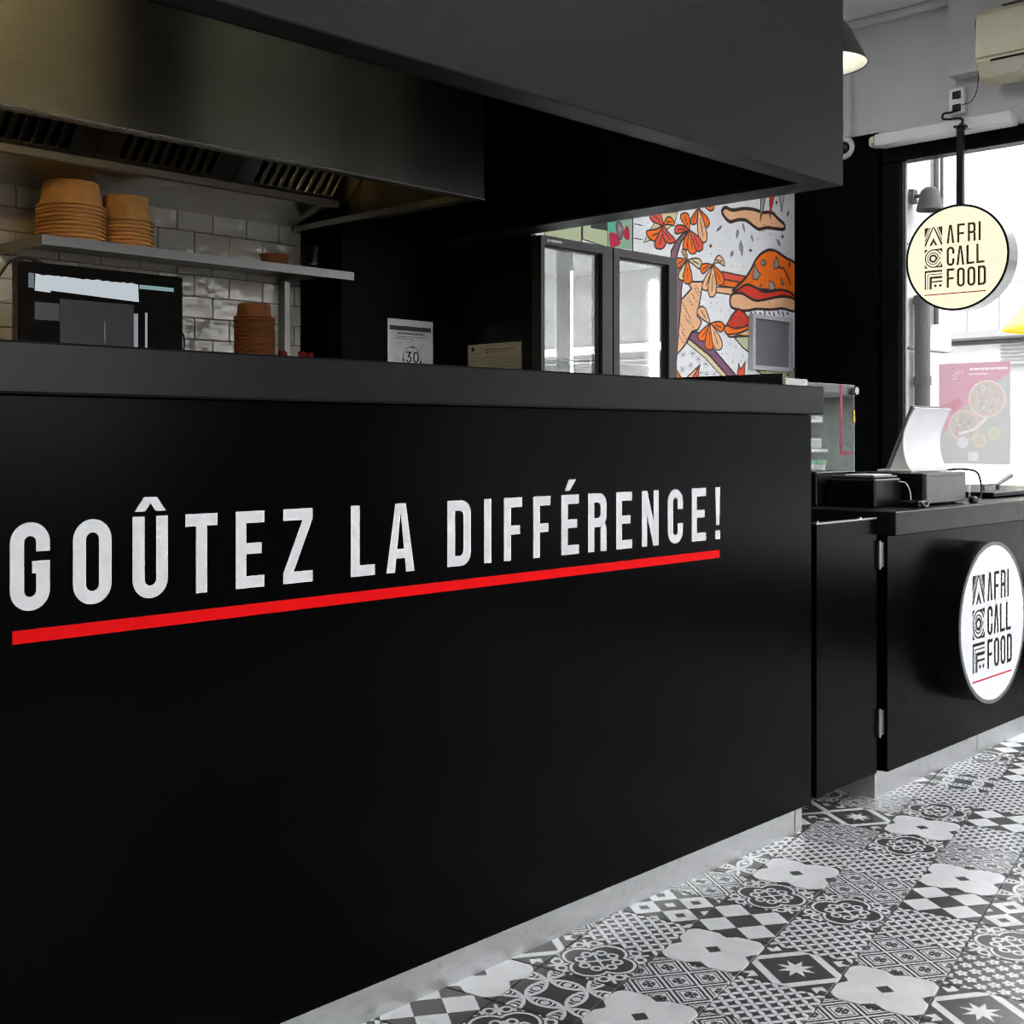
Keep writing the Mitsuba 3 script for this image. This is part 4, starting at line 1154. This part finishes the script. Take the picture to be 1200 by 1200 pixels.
tag(k, 'white printed notice with a circled 30 on the black wall', 'notice')
thirty.apply_translation((.128 - t[:, 0].max() / 2, .032 - .015, .0009))
thirty.apply_transform(M_FRONT)
thirty.apply_translation((3.177, 1.749, 1.492))
add(k + '__number', thirty, 'm_ink')
items = bars(.10, .27, .094, .004, 9, s2l(150, 95, 60), 4) + bars(.10, .24, .085, .003, 8, s2l(150, 110, 80), 5) + [(Point(.03, .100).buffer(.009, 8), dk)] + bars(.02, .07, .080, .003, 3, md, 6)
for q in range(5):
    items += [(sbox(.02, .064 - .013 * q, .29, .0655 - .013 * q), md)]
k = lines_print('notice', .304, .120, items, lambda V: np.c_[3.5765 - V[:, 2], 1.706 - V[:, 0], 1.470 + V[:, 1]], s2l(206, 200, 178))
tag(k, 'yellowish printed form on the dark left side of the drinks cooler', 'notice')

# ------------------------------------------------------------------ on the long counter
mw = trimesh.convex.convex_hull(np.array([[2.95, y, z] for y in (.03, .24) for z in (1.3643, 1.384)] + [[3.255, y, z] for y in (.03, .24) for z in (1.3643, 1.402)]))
tag(add('menu_folder', mw, 'm_cavity'), 'black menu folder lying at the right end of the stone worktop', 'folder')
tag(add('paper_stack', bx(3.258, 3.385, .02, .22, 1.3643, 1.388, .001), 'm_paper'), 'small stack of white papers beside the black menu folder', 'papers')

# ------------------------------------------------------------------ on the till counter
ZC = .9613
DX = 'display_case'
tag(DX, 'glass display case with red stripes, food tubs inside, behind the counter end', 'display case')
CX0, CX1, CY0, CY1, CZ1 = 4.36, 4.865, .65, 1.02, 1.434
add(DX + '__base', bx(CX0, CX1, CY0, CY1, ZC, 1.02, .003), 'm_blackplastic')
add(DX + '__top', bx(CX0, CX1, CY0 + .002, CY1, 1.395, CZ1, .003), 'm_darkgrey')
for x in (CX0, CX1 - .014):
    for y in (CY0 + .002, CY1 - .014):
        add(DX + '__post', bx(x, x + .014, y, y + .012, 1.0205, 1.3945), 'm_blackplastic')
def sheet(P):
    return trimesh.Trimesh(np.array(P, float), [[0, 1, 2], [0, 2, 3]], process=False)
add(DX + '__pane', sheet([[CX0, CY0, 1.021], [CX1, CY0, 1.021], [CX1, CY0, CZ1], [CX0, CY0, CZ1]]), 'm_clear')
add(DX + '__pane', sheet([[CX1 + .001, CY0, 1.021], [CX1 + .001, CY1, 1.021], [CX1 + .001, CY1, CZ1], [CX1 + .001, CY0, CZ1]]), 'm_clear')
add(DX + '__pane', sheet([[CX0 - .001, CY0, 1.021], [CX0 - .001, CY1, 1.021], [CX0 - .001, CY1, CZ1], [CX0 - .001, CY0, CZ1]]), 'm_clear')
add(DX + '__back', bx(CX0 + .015, CX1 - .015, CY1 - .010, CY1 - .004, 1.0205, 1.3945), 'm_stonegrey')
add(DX + '__knob', cyl((CX1 - .014, CY0 - .001, 1.408), (CX1 - .014, CY0 - .018, 1.408), .017, 20), 'm_chrome', smooth=30)
add(DX + '__stripe', cat(bx(4.735, 4.755, CY0 - .0012, CY0 - .0002, 1.135, 1.432), bx(4.7555, 4.845, CY0 - .0012, CY0 - .0002, 1.135, 1.150)), 'm_redstrip')
add(DX + '__price_tag', cat(bx(4.848, 4.864, CY0 - .0022, CY0 - .0003, 1.275, 1.300), bx(4.850, 4.862, CY0 - .0022, CY0 - .0003, 1.302, 1.325)), 'm_yellow')
for z, x1 in ((1.272, 4.70), (1.148, 4.74)):
    add(DX + '__shelf', bx(CX0 + .015, x1, CY0 + .06, CY1 - .012, z, z + .012), 'm_vinylwhite')
def in_case(name, label, cat_, mesh, m, group=None, smooth=False):
    tag(add(name, mesh, m, smooth=smooth), label, cat_, group)
tubm = lambda x, y, z, r, h: lathe([(0, 0), (r * .8, 0), (r, h), (r + .003, h + .002), (r - .003, h), (0, h - .004)], 24, (x, y, z))
in_case('food_tub', 'white tub on the upper shelf of the glass display case', 'tub', tubm(4.60, .76, 1.2845, .050, .055), 'm_vinylwhite', smooth=35)
in_case('food_tub', 'flat white tray at the right end of the upper shelf in the display case', 'tray', bx(4.665, 4.72, .72, .86, 1.2845, 1.30, .003), 'm_whiteplastic')
in_case('foil_tray', 'grey foil tray on the lower shelf, left in the display case', 'tray', bx(4.46, 4.58, .72, .90, 1.1605, 1.21, .004), 'm_silver')
in_case('foil_tray', 'grey foil tray on the lower shelf, right in the display case', 'tray', bx(4.60, 4.71, .72, .90, 1.1605, 1.205, .004), 'm_silver')
for k, x in enumerate((4.50, 4.60, 4.695)):
    key = numbered('green_lid_pot')
    tag(key, f'pale pot with a green lid on the display case floor, {["left", "middle", "right"][k]} one of three', 'pot', 'green lidded pots in the display case')
    add(key + '__pot', tubm(x, .74, 1.0203, .040, .075), 'm_whiteplastic', smooth=35)
    add(key + '__lid', cyl((x, .74, 1.0985), (x, .74, 1.112), .044, 24), 'm_green', smooth=30)

tag(add('till_box', bx(4.00, 4.29, .34, .56, ZC, 1.084, .004), 'm_blackplastic'), 'plain black box on the till counter in front of the display case', 'box')
RP = 'receipt_printer'
tag(RP, 'black receipt printer with a strip of white paper on its lid', 'printer')
add(RP + '__body', bx(4.035, 4.235, .13, .32, ZC, 1.062, .006), 'm_blackplastic')
add(RP + '__lid', bx(4.045, 4.225, .14, .31, 1.0625, 1.072, .004), 'm_darkgrey')
add(RP + '__paper', bx(4.06, 4.20, .15, .26, 1.0723, 1.0765, .001), 'm_paper')
tag(add('white_cable', tube([(4.20, .125, 1.05), (4.225, .11, 1.045), (4.235, .10, 1.02), (4.225, .09, .99), (4.22, .085, .966)], .0022), 'm_whiteplastic', smooth=True), 'thin white cable hanging in front of the receipt printer', 'cable')
CR = 'card_reader'
tag(CR, 'small black card reader with bright edges at the front of the till worktop', 'card reader')
add(CR + '__body', bx(4.145, 4.225, .02, .10, ZC, .985, .005), 'm_blackplastic')
add(CR + '__clip', cat(tube([(4.150, .018, .985), (4.175, .015, .968), (4.200, .015, .966), (4.218, .018, .990)], .003)), 'm_silver', smooth=True)
CD = 'cash_drawer'
tag(CD, 'grey-fronted black cash drawer under the white tablet stand', 'cash drawer')
add(CD + '__body', bx(4.266, 4.600, .062, .36, .967, 1.079, .003), 'm_blackplastic')
add(CD + '__front', bx(4.268, 4.598, .050, .0615, .970, 1.066, .002), 'm_midgrey')
add(CD + '__top_edge', bx(4.268, 4.598, .050, .0615, 1.0665, 1.078, .001), 'm_midgrey')
for x in (4.29, 4.575):
    for y in (.09, .33):
        add(CD + '__foot', cyl((x, y, ZC), (x, y, .9668), .010, 12), 'm_blackplastic')
TB = 'tablet_stand'
tag(TB, 'white tablet stand with a curved back, seen from behind on the cash drawer', 'tablet stand')
prof = np.array([(.183, 1.322), (.212, 1.27), (.231, 1.20), (.224, 1.13), (.203, 1.088)])
tt = np.linspace(0, 4, 25)
from scipy.interpolate import CubicSpline
cv = np.c_[CubicSpline(range(5), prof[:, 0])(tt), CubicSpline(range(5), prof[:, 1])(tt)]
band = LineString(cv).buffer(.003, cap_style=2)
def along_x(shape, x0, x1):
    m = extr(shape, x1 - x0)          # (y, z, d) -> x = x0 + d
    m.apply_transform(np.array([[0, 0, 1, x0], [1, 0, 0, 0], [0, 1, 0, 0], [0, 0, 0, 1.0]]))
    return m
add(TB + '__back_shell', along_x(band, 4.45, 4.77), 'm_vinylwhite', smooth=30)
add(TB + '__screen', along_x(Polygon([(.190, 1.326), (.198, 1.330), (.300, 1.088), (.290, 1.084)]), 4.448, 4.772), 'm_midgrey')
add(TB + '__cheek', along_x(Polygon([(.193, 1.30), *[tuple(q) for q in cv[3:]], (.285, 1.086)]).buffer(0), 4.452, 4.458), 'm_whiteplastic')
add(TB + '__foot', bx(4.40, 4.78, .17, .31, 1.0795, 1.0875, .002), 'm_whiteplastic')
tag(add('tablet_cable', tube([(4.66, .15, 1.083), (4.69, .10, 1.086), (4.72, .06, 1.075), (4.725, .045, 1.03), (4.70, .035, .985), (4.66, .03, .967), (4.60, .03, .965)], .0035), 'm_blackplastic', smooth=True), 'black cable curling down from the tablet stand beside the cash drawer', 'cable')
tag(add('plug', bx(4.60, 4.64, .018, .042, ZC, .985, .005), 'm_blackplastic'), 'black plug lying at the right foot of the cash drawer', 'plug')
cup = lathe([(0, 0), (.028, 0), (.030, .075)], 24, (4.78, .14, ZC))
tag(add('clear_cup', cup, 'm_clear', smooth=30), 'small clear cup on the till worktop right of the cash drawer', 'cup')
MT = 'metal_tray'
tag(MT, 'flat black tray with a bent grey handle at the right end of the till worktop', 'tray')
add(MT + '__plate', bx(4.985, 5.55, .10, .36, .967, .986, .003), 'm_blackplastic')
add(MT + '__feet', cat(*[cyl((x, y, ZC), (x, y, .9665), .008, 10) for x in (5.02, 5.50) for y in (.13, .33)]), 'm_blackplastic')
add(MT + '__handle', cat(bx(5.13, 5.30, .20, .215, 1.006, 1.012), bx(5.13, 5.136, .20, .215, .9865, 1.006), bx(5.28, 5.29, .20, .215, .9865, 1.006), trimesh.convex.convex_hull(np.array([[5.29, y, z] for y in (.20, .215) for z in (1.006, 1.012)] + [[5.43, y, z] for y in (.20, .215) for z in (1.035, 1.05)]))), 'm_midgrey')

# ------------------------------------------------------------------ on and above the window wall
AC = 'air_conditioner'
tag(AC, 'yellowed wall air conditioner above the shop window', 'air conditioner')
pr = Polygon([(6.47, 3.425), (6.36, 3.425), (6.315, 3.39), (6.300, 3.20), (6.305, 3.145), (6.36, 3.075), (6.42, 3.055), (6.47, 3.055)])
def along_y(shape, y0, y1):
    m = extr(shape, y1 - y0)          # (x, z, d) -> y = y1 - d
    m.apply_transform(np.array([[1, 0, 0, 0], [0, 0, -1, y1], [0, 1, 0, 0], [0, 0, 0, 1.0]]))
    return m
add(AC + '__body', along_y(pr, -.12, .735), 'm_acbody')
add(AC + '__grille', cat(*[bx(6.345 + .022 * k, 6.352 + .022 * k, -.06, .62, 3.4255, 3.432) for k in range(5)]), 'm_darkgrey')
add(AC + '__front_panel', along_y(Polygon([(6.2985, 3.37), (6.295, 3.37), (6.287, 3.20), (6.289, 3.165), (6.2995, 3.165)]), -.115, .73), 'm_acbody')
add(AC + '__flap', along_y(Polygon([(6.316, 3.123), (6.311, 3.127), (6.349, 3.078), (6.354, 3.0815)]), -.06, .66), 'm_offwhite')
add(AC + '__outlet', along_y(Polygon([(6.303, 3.146), (6.3035, 3.150), (6.309, 3.143), (6.308, 3.139)]), -.06, .66), 'm_blackplastic')
SB = 'socket_box'
tag(SB, 'white surface socket box on the wall over the hanging sign', 'socket')
add(SB + '__box', bx(6.535, WX, .895, .985, 2.965, 3.105, .005), 'm_whiteplastic')
for z in (3.065, 2.995):
    add(SB + '__outlet', bx(6.531, 6.5348, .915, .962, z - .021, z + .021, .003), 'm_blackplastic')
tag(add('sign_cable', tube([(6.529, .935, 2.985), (6.50, .95, 2.967), (6.456, .975, 2.955), (6.455, .98, 2.930), (6.455, .94, 2.920), (6.455, .885, 2.915), (6.455, .870, 2.895), (6.448, .885, 2.876)], .006), 'm_blackplastic', smooth=True), 'black cable running from the socket box to the hanging sign', 'cable')
tag(add('thin_wire', tube([(6.53, .905, 3.005), (6.53, .85, 3.02), (6.50, .805, 3.10), (6.46, .80, 3.25), (6.455, .80, 3.42)], .0025), 'm_darkgrey', smooth=True), 'thin wire curving from the socket box up beside the air conditioner', 'wire')
TL = 'cable_trunking'
tag(TL, 'white boxed shutter rail along the wall just above the window frame', 'trunking')
add(TL + '__cover', bx(6.465, WX, .62, 1.386, 2.848, 2.915, .005), 'm_whiteplastic')
add(TL + '__end_cap', cat(bx(6.48, WX, 1.387, 1.43, 2.853, 2.912, .012), cyl((6.475, 1.40, 2.87), (6.475, 1.40, 2.90), .014, 12)), 'm_offwhite')
CM = 'security_camera'
tag(CM, 'round white security camera with a black eye on the black wall', 'camera')
add(CM + '__ring', lathe([(.036, 0), (.066, 0), (.068, .006), (.062, .020), (.045, .028), (.036, .024)], 36), 'm_whiteplastic', smooth=35)
add(CM + '__eye', trimesh.creation.icosphere(3, .034), 'm_screen', smooth=True)
R = T().look_at([WX, 1.625, 2.895], [WX - 1, 1.625 - .25, 2.895 - .12], [0, 0, 1])
for s in ('__ring', '__eye'):
    scene[CM + s]['to_world'] = R @ (T().translate([0, 0, .006]) if s == '__eye' else T())
PL = 'pendant_lamp'
def pendant(x, y, z, key, label):
    tag(key, label, 'lamp')
    add(key + '__shade', lathe([(.200, 0), (.203, .002), (.200, .006), (.135, .135), (.075, .215), (.045, .245), (.0, .252)], 48, (x, y, z)), 'm_lampshade', smooth=35)
    add(key + '__lining', lathe([(.1975, .003), (.132, .132), (.072, .210), (0, .235)], 48, (x, y, z)), 'm_vinylwhite', smooth=35)
    b = add(key + '__bulb', trimesh.creation.icosphere(2, .045), 'm_vinylwhite', smooth=True, to_world=T().translate([x, y, z + .10]))
    scene[b]['emitter'] = {'type': 'area', 'radiance': rgb(30.0, 23.5, 13.0)}
    add(key + '__cord', cyl((x, y, z + .252), (x, y, CEIL), .004, 8), 'm_blackplastic')
GL = 'globe_lamp'
tag(GL, 'warm white globe lamp hanging inside the soffit over the hood', 'lamp')
g = add(GL + '__globe', trimesh.creation.icosphere(3, .07), 'm_vinylwhite', smooth=True, to_world=T().translate([1.25, .56, 2.78]))
scene[g]['emitter'] = {'type': 'area', 'radiance': rgb(70.0, 57.0, 34.0)}
add(GL + '__cord', cyl((1.25, .56, 2.852), (1.25, .56, 3.597), .004, 8), 'm_blackplastic')
for px0, py0, what, power in ((4.70, .75, 'over the till counter', 11.0), (2.2, -2.9, 'over the floor before the long counter', 19.0), (3.6, -2.0, 'over the floor near the swing door', 19.0)):
    CP = numbered('ceiling_panel')
    tag(CP, f'square white ceiling light panel {what}', 'lamp')
    add(CP + '__frame', bx(px0, px0 + .60, py0, py0 + .60, 3.575, CEIL - .0005, .004), 'm_whiteplastic')
    g = add(CP + '__diffuser', bx(px0 + .03, px0 + .57, py0 + .03, py0 + .57, 3.571, 3.5745), 'm_vinylwhite')
    scene[g]['emitter'] = {'type': 'area', 'radiance': rgb(power, power * 1.02, power * 1.04)}
pendant(4.49, .62, 2.715, PL, 'dark cone pendant lamp with a lit cream inside, behind the soffit edge')

# poster on the window
PO = 'window_poster'
W, H = .394, .552
items = [(Polygon([(0, .25 * H), (0, H), (W, H), (W, .90 * H), (.35 * W, .55 * H)]), s2l(205, 166, 179))]
items += [(Polygon([(0, .56 * H), (.28 * W, .66 * H), (.34 * W, .60 * H), (.2 * W, .5 * H), (0, .45 * H)]), s2l(198, 150, 162))]
def disc(u, v, r, c, sx=1.0):
    items.append((affinity.scale(Point(u * W, v * H).buffer(r * W, 16), sx, 1, origin=(u * W, v * H)), s2l(*c)))
disc(.68, .64, .26, (214, 206, 203)); disc(.68, .64, .235, (202, 190, 182)); disc(.36, .38, .22, (208, 196, 190)); disc(.36, .38, .19, (198, 188, 180))
for k in range(60):
    r = np.random.default_rng(k)
    q, d = r.random() * 6.28, r.random() ** .5 * .2
    disc(.68 + d * math.cos(q), .64 + d * math.sin(q) * W / H, .022, tuple(int(v) for v in 196 + r.integers(-12, 10) + r.integers(-4, 5, 3)))
    if k < 30:
        disc(.36 + .8 * d * math.cos(q), .38 + .8 * d * math.sin(q) * W / H, .022, tuple(int(v) for v in 190 + r.integers(-12, 10) + r.integers(-4, 5, 3)))
disc(.78, .30, .09, (202, 201, 190)); disc(.58, .23, .10, (202, 200, 188)); disc(.34, .21, .08, (212, 212, 214)); disc(.58, .23, .06, (196, 194, 180)); disc(.78, .30, .055, (198, 197, 182))
items.append((LineString([(.30 * W, .30 * H), (.50 * W, .34 * H), (.66 * W, .44 * H)]).buffer(.02 * W), s2l(218, 216, 214)))
for k in range(5):
    q = 1.2 + .55 * k
    items.append((LineString([((.30 + .05 * math.cos(q)) * W, .86 * H + .05 * W * math.sin(q)), ((.30 + .11 * math.cos(q)) * W, .86 * H + .11 * W * math.sin(q))]).buffer(.006 * W), s2l(236, 214, 222)))
items += bars(.44 * W, .96 * W, .925 * H, .012, 8, s2l(240, 226, 230), 8) + bars(.42 * W, .70 * W, .880 * H, .007, 5, s2l(236, 214, 222), 9)
items.append((sbox(.42 * W, .03 * H, .56 * W, .12 * H), s2l(214, 214, 212)))
V, F, C = flat_layers([(sbox(0, 0, W, H), s2l(190, 192, 190))] + [(g.intersection(sbox(0, 0, W, H)), c) for g, c in items])
tag(add(PO, trimesh.Trimesh(np.c_[WX + .058 - V[:, 2], 1.080 - V[:, 0], 1.064 + V[:, 1]], F, process=False), 'm_posterfilm', color=C), 'faded pink and grey food poster stuck on the shop window', 'poster')

# ------------------------------------------------------------------ the street outside
struct('street', bx(WX + .2, 60, -60, 60, -.20, -.12), 'm_street', 'pale street outside the shop window')
NB = 'neighbour_house'
tag(NB, 'white stone house front close outside the window, at its left', 'building')
for k in range(9):
    z = -.12 + .62 * k
    for x0, x1 in (((6.80, 7.20), (7.205, 7.56)) if k % 2 else ((6.80, 7.56),)):
        add(NB + '__stone_block', bx(x0, x1, 1.42, 2.2, z, z + .612, .008), 'm_stone')
add(NB + '__upper_wall', bx(6.80, 7.56, 1.42, 2.2, 5.47, 9.0), 'm_stone')
tag(add('downpipe', cat(cyl((7.02, 1.36, -.12), (7.02, 1.36, 2.05), .045, 20), *[cyl((7.02, 1.36, z), (7.02, 1.36, z + .05), .052, 20) for z in (.9, 1.52, 2.0)]), 'm_stonegrey', smooth=30), 'grey downpipe on the white stone house outside', 'pipe')
tag(add('thin_pipe', cat(cyl((7.28, 1.395, 1.9), (7.28, 1.395, 4.6), .016, 12), cyl((7.36, 1.395, 2.2), (7.36, 1.395, 4.6), .010, 12)), 'm_stonegrey', smooth=30), 'thin twin conduit on the upper white stone house', 'pipe')
LP = 'wall_lantern'
tag(LP, 'grey conical wall lantern on the white stone house outside', 'lamp')
add(LP + '__shade', lathe([(.075, 0), (.078, .006), (.052, .115), (.030, .135), (0, .14)], 28, (6.99, 1.30, 2.545)), 'm_stonegrey', smooth=35)
add(LP + '__arm', cat(bx(6.96, 7.02, 1.39, 1.419, 2.60, 2.68), cyl((6.99, 1.34, 2.64), (6.99, 1.40, 2.64), .012, 10)), 'm_stonegrey')

FB = 'far_building'
tag(FB, 'white building across the street with a balcony and a grey-green shopfront', 'building')
FX = 24.0
add(FB + '__wall', cat(bx(FX, FX + .5, -30, 16, 3.55, 10.5), bx(FX, FX + .5, -30, 16, -.12, .3), bx(FX, FX + .5, 7.2, 16, .3, 3.55)), 'm_stone')
add(FB + '__ledge', bx(FX - .9, FX, -30, 14, 3.10, 3.22), 'm_palegrey')
add(FB + '__cornice', bx(FX - .35, FX, -30, 14, 2.62, 3.0), 'm_stone')
for k, y in enumerate(np.arange(13, -10, -.62)):
    add(FB + '__railing_post', bx(FX - .88, FX - .84, y, y + .05, 3.221, 4.08), 'm_palegrey')
add(FB + '__handrail', bx(FX - .89, FX - .83, -24, 13.1, 4.081, 4.13), 'm_palegrey')
for y in (9.0, 5.6, 2.2, -1.2, -4.6, -8.0, -11.4):
    for z in (4.4, 7.4):
        wk = add(FB + '__window', bx(FX - .06, FX - .001, y - .62, y + .62, z, z + 2.0), 'm_stone')
        add(wk + '__shutter', bx(FX - .09, FX - .061, y - .55, y + .55, z + .1, z + 1.9), 'm_palegrey')
for y in np.arange(7.1, -24, -2.4):
    add(FB + '__vent', cat(*[bx(FX - .40, FX - .351, y - .5, y + .5, 2.66 + .07 * q, 2.69 + .07 * q) for q in range(5)]), 'm_palegrey')
add(FB + '__awning_band', bx(FX - .5, FX - .36, -24, 6.6, 2.05, 2.58), 'm_palegrey')
add(FB + '__shop_window', bx(FX + .1, FX + .14, -24, 7.2, .3, 3.09), 'm_outglass')
for y in np.arange(7.1, -24, -3.0):
    add(FB + '__pilaster', bx(FX - .10, FX + .1, y - .18, y + .18, -.12, 2.04), 'm_stone')
PS = 'parasol'
tag(PS, 'yellow parasol across the street, right edge of the window', 'parasol')
add(PS + '__canopy', lathe([(.85, 0), (.86, .03), (.30, .62), (.05, .86), (0, .87)], 20, (15.6, 3.43, 2.52)), 'm_yellow')
add(PS + '__pole', cyl((15.6, 3.43, -.12), (15.6, 3.43, 3.37), .025, 12), 'm_stonegrey')
tag(add('orange_ball', trimesh.creation.icosphere(3, .12), 'm_orange', smooth=True, to_world=T().translate([12.6, 4.28, 1.44])), 'small orange globe lantern outside the window beside a white disc', 'globe')
tag(add('globe_post', cyl((12.6, 4.28, -.12), (12.6, 4.28, 1.318), .02, 10), 'm_stonegrey'), 'thin post under the orange globe outside', 'post')
tag(add('white_disc', cat(cyl((12.2, 4.40, 1.36), (12.25, 4.40, 1.36), .10, 28), cyl((12.225, 4.40, -.12), (12.225, 4.40, 1.262), .014, 10)), 'm_vinylwhite', smooth=30), 'small white round sign on a post outside the window', 'sign')
tag(add('bollard', cyl((9.2, 2.86, -.12), (9.2, 2.86, 1.02), .018, 12), 'm_stonegrey', smooth=30), 'thin grey post on the pavement outside the window', 'post')
CH = 'cafe_chair'
tag(CH, 'dark woven cafe chair outside, at the right edge of the window', 'chair')
cx, cy, cz = 11.2, 3.72, -.12
add(CH + '__backrest', cat(*[bx(cx + .40, cx + .43, cy - .22, cy + .22, cz + .70 + .09 * k, cz + .76 + .09 * k, .008) for k in range(5)]), 'm_darkgrey')
add(CH + '__seat', bx(cx, cx + .42, cy - .22, cy + .22, cz + .43, cz + .46, .008), 'm_darkgrey')
for x in (cx + .02, cx + .415):
    for y in (cy - .2, cy + .2):
        add(CH + '__leg', cyl((x, y, cz), (x, y, cz + (.43 if x < cx + .2 else 1.14)), .012, 10), 'm_darkgrey')
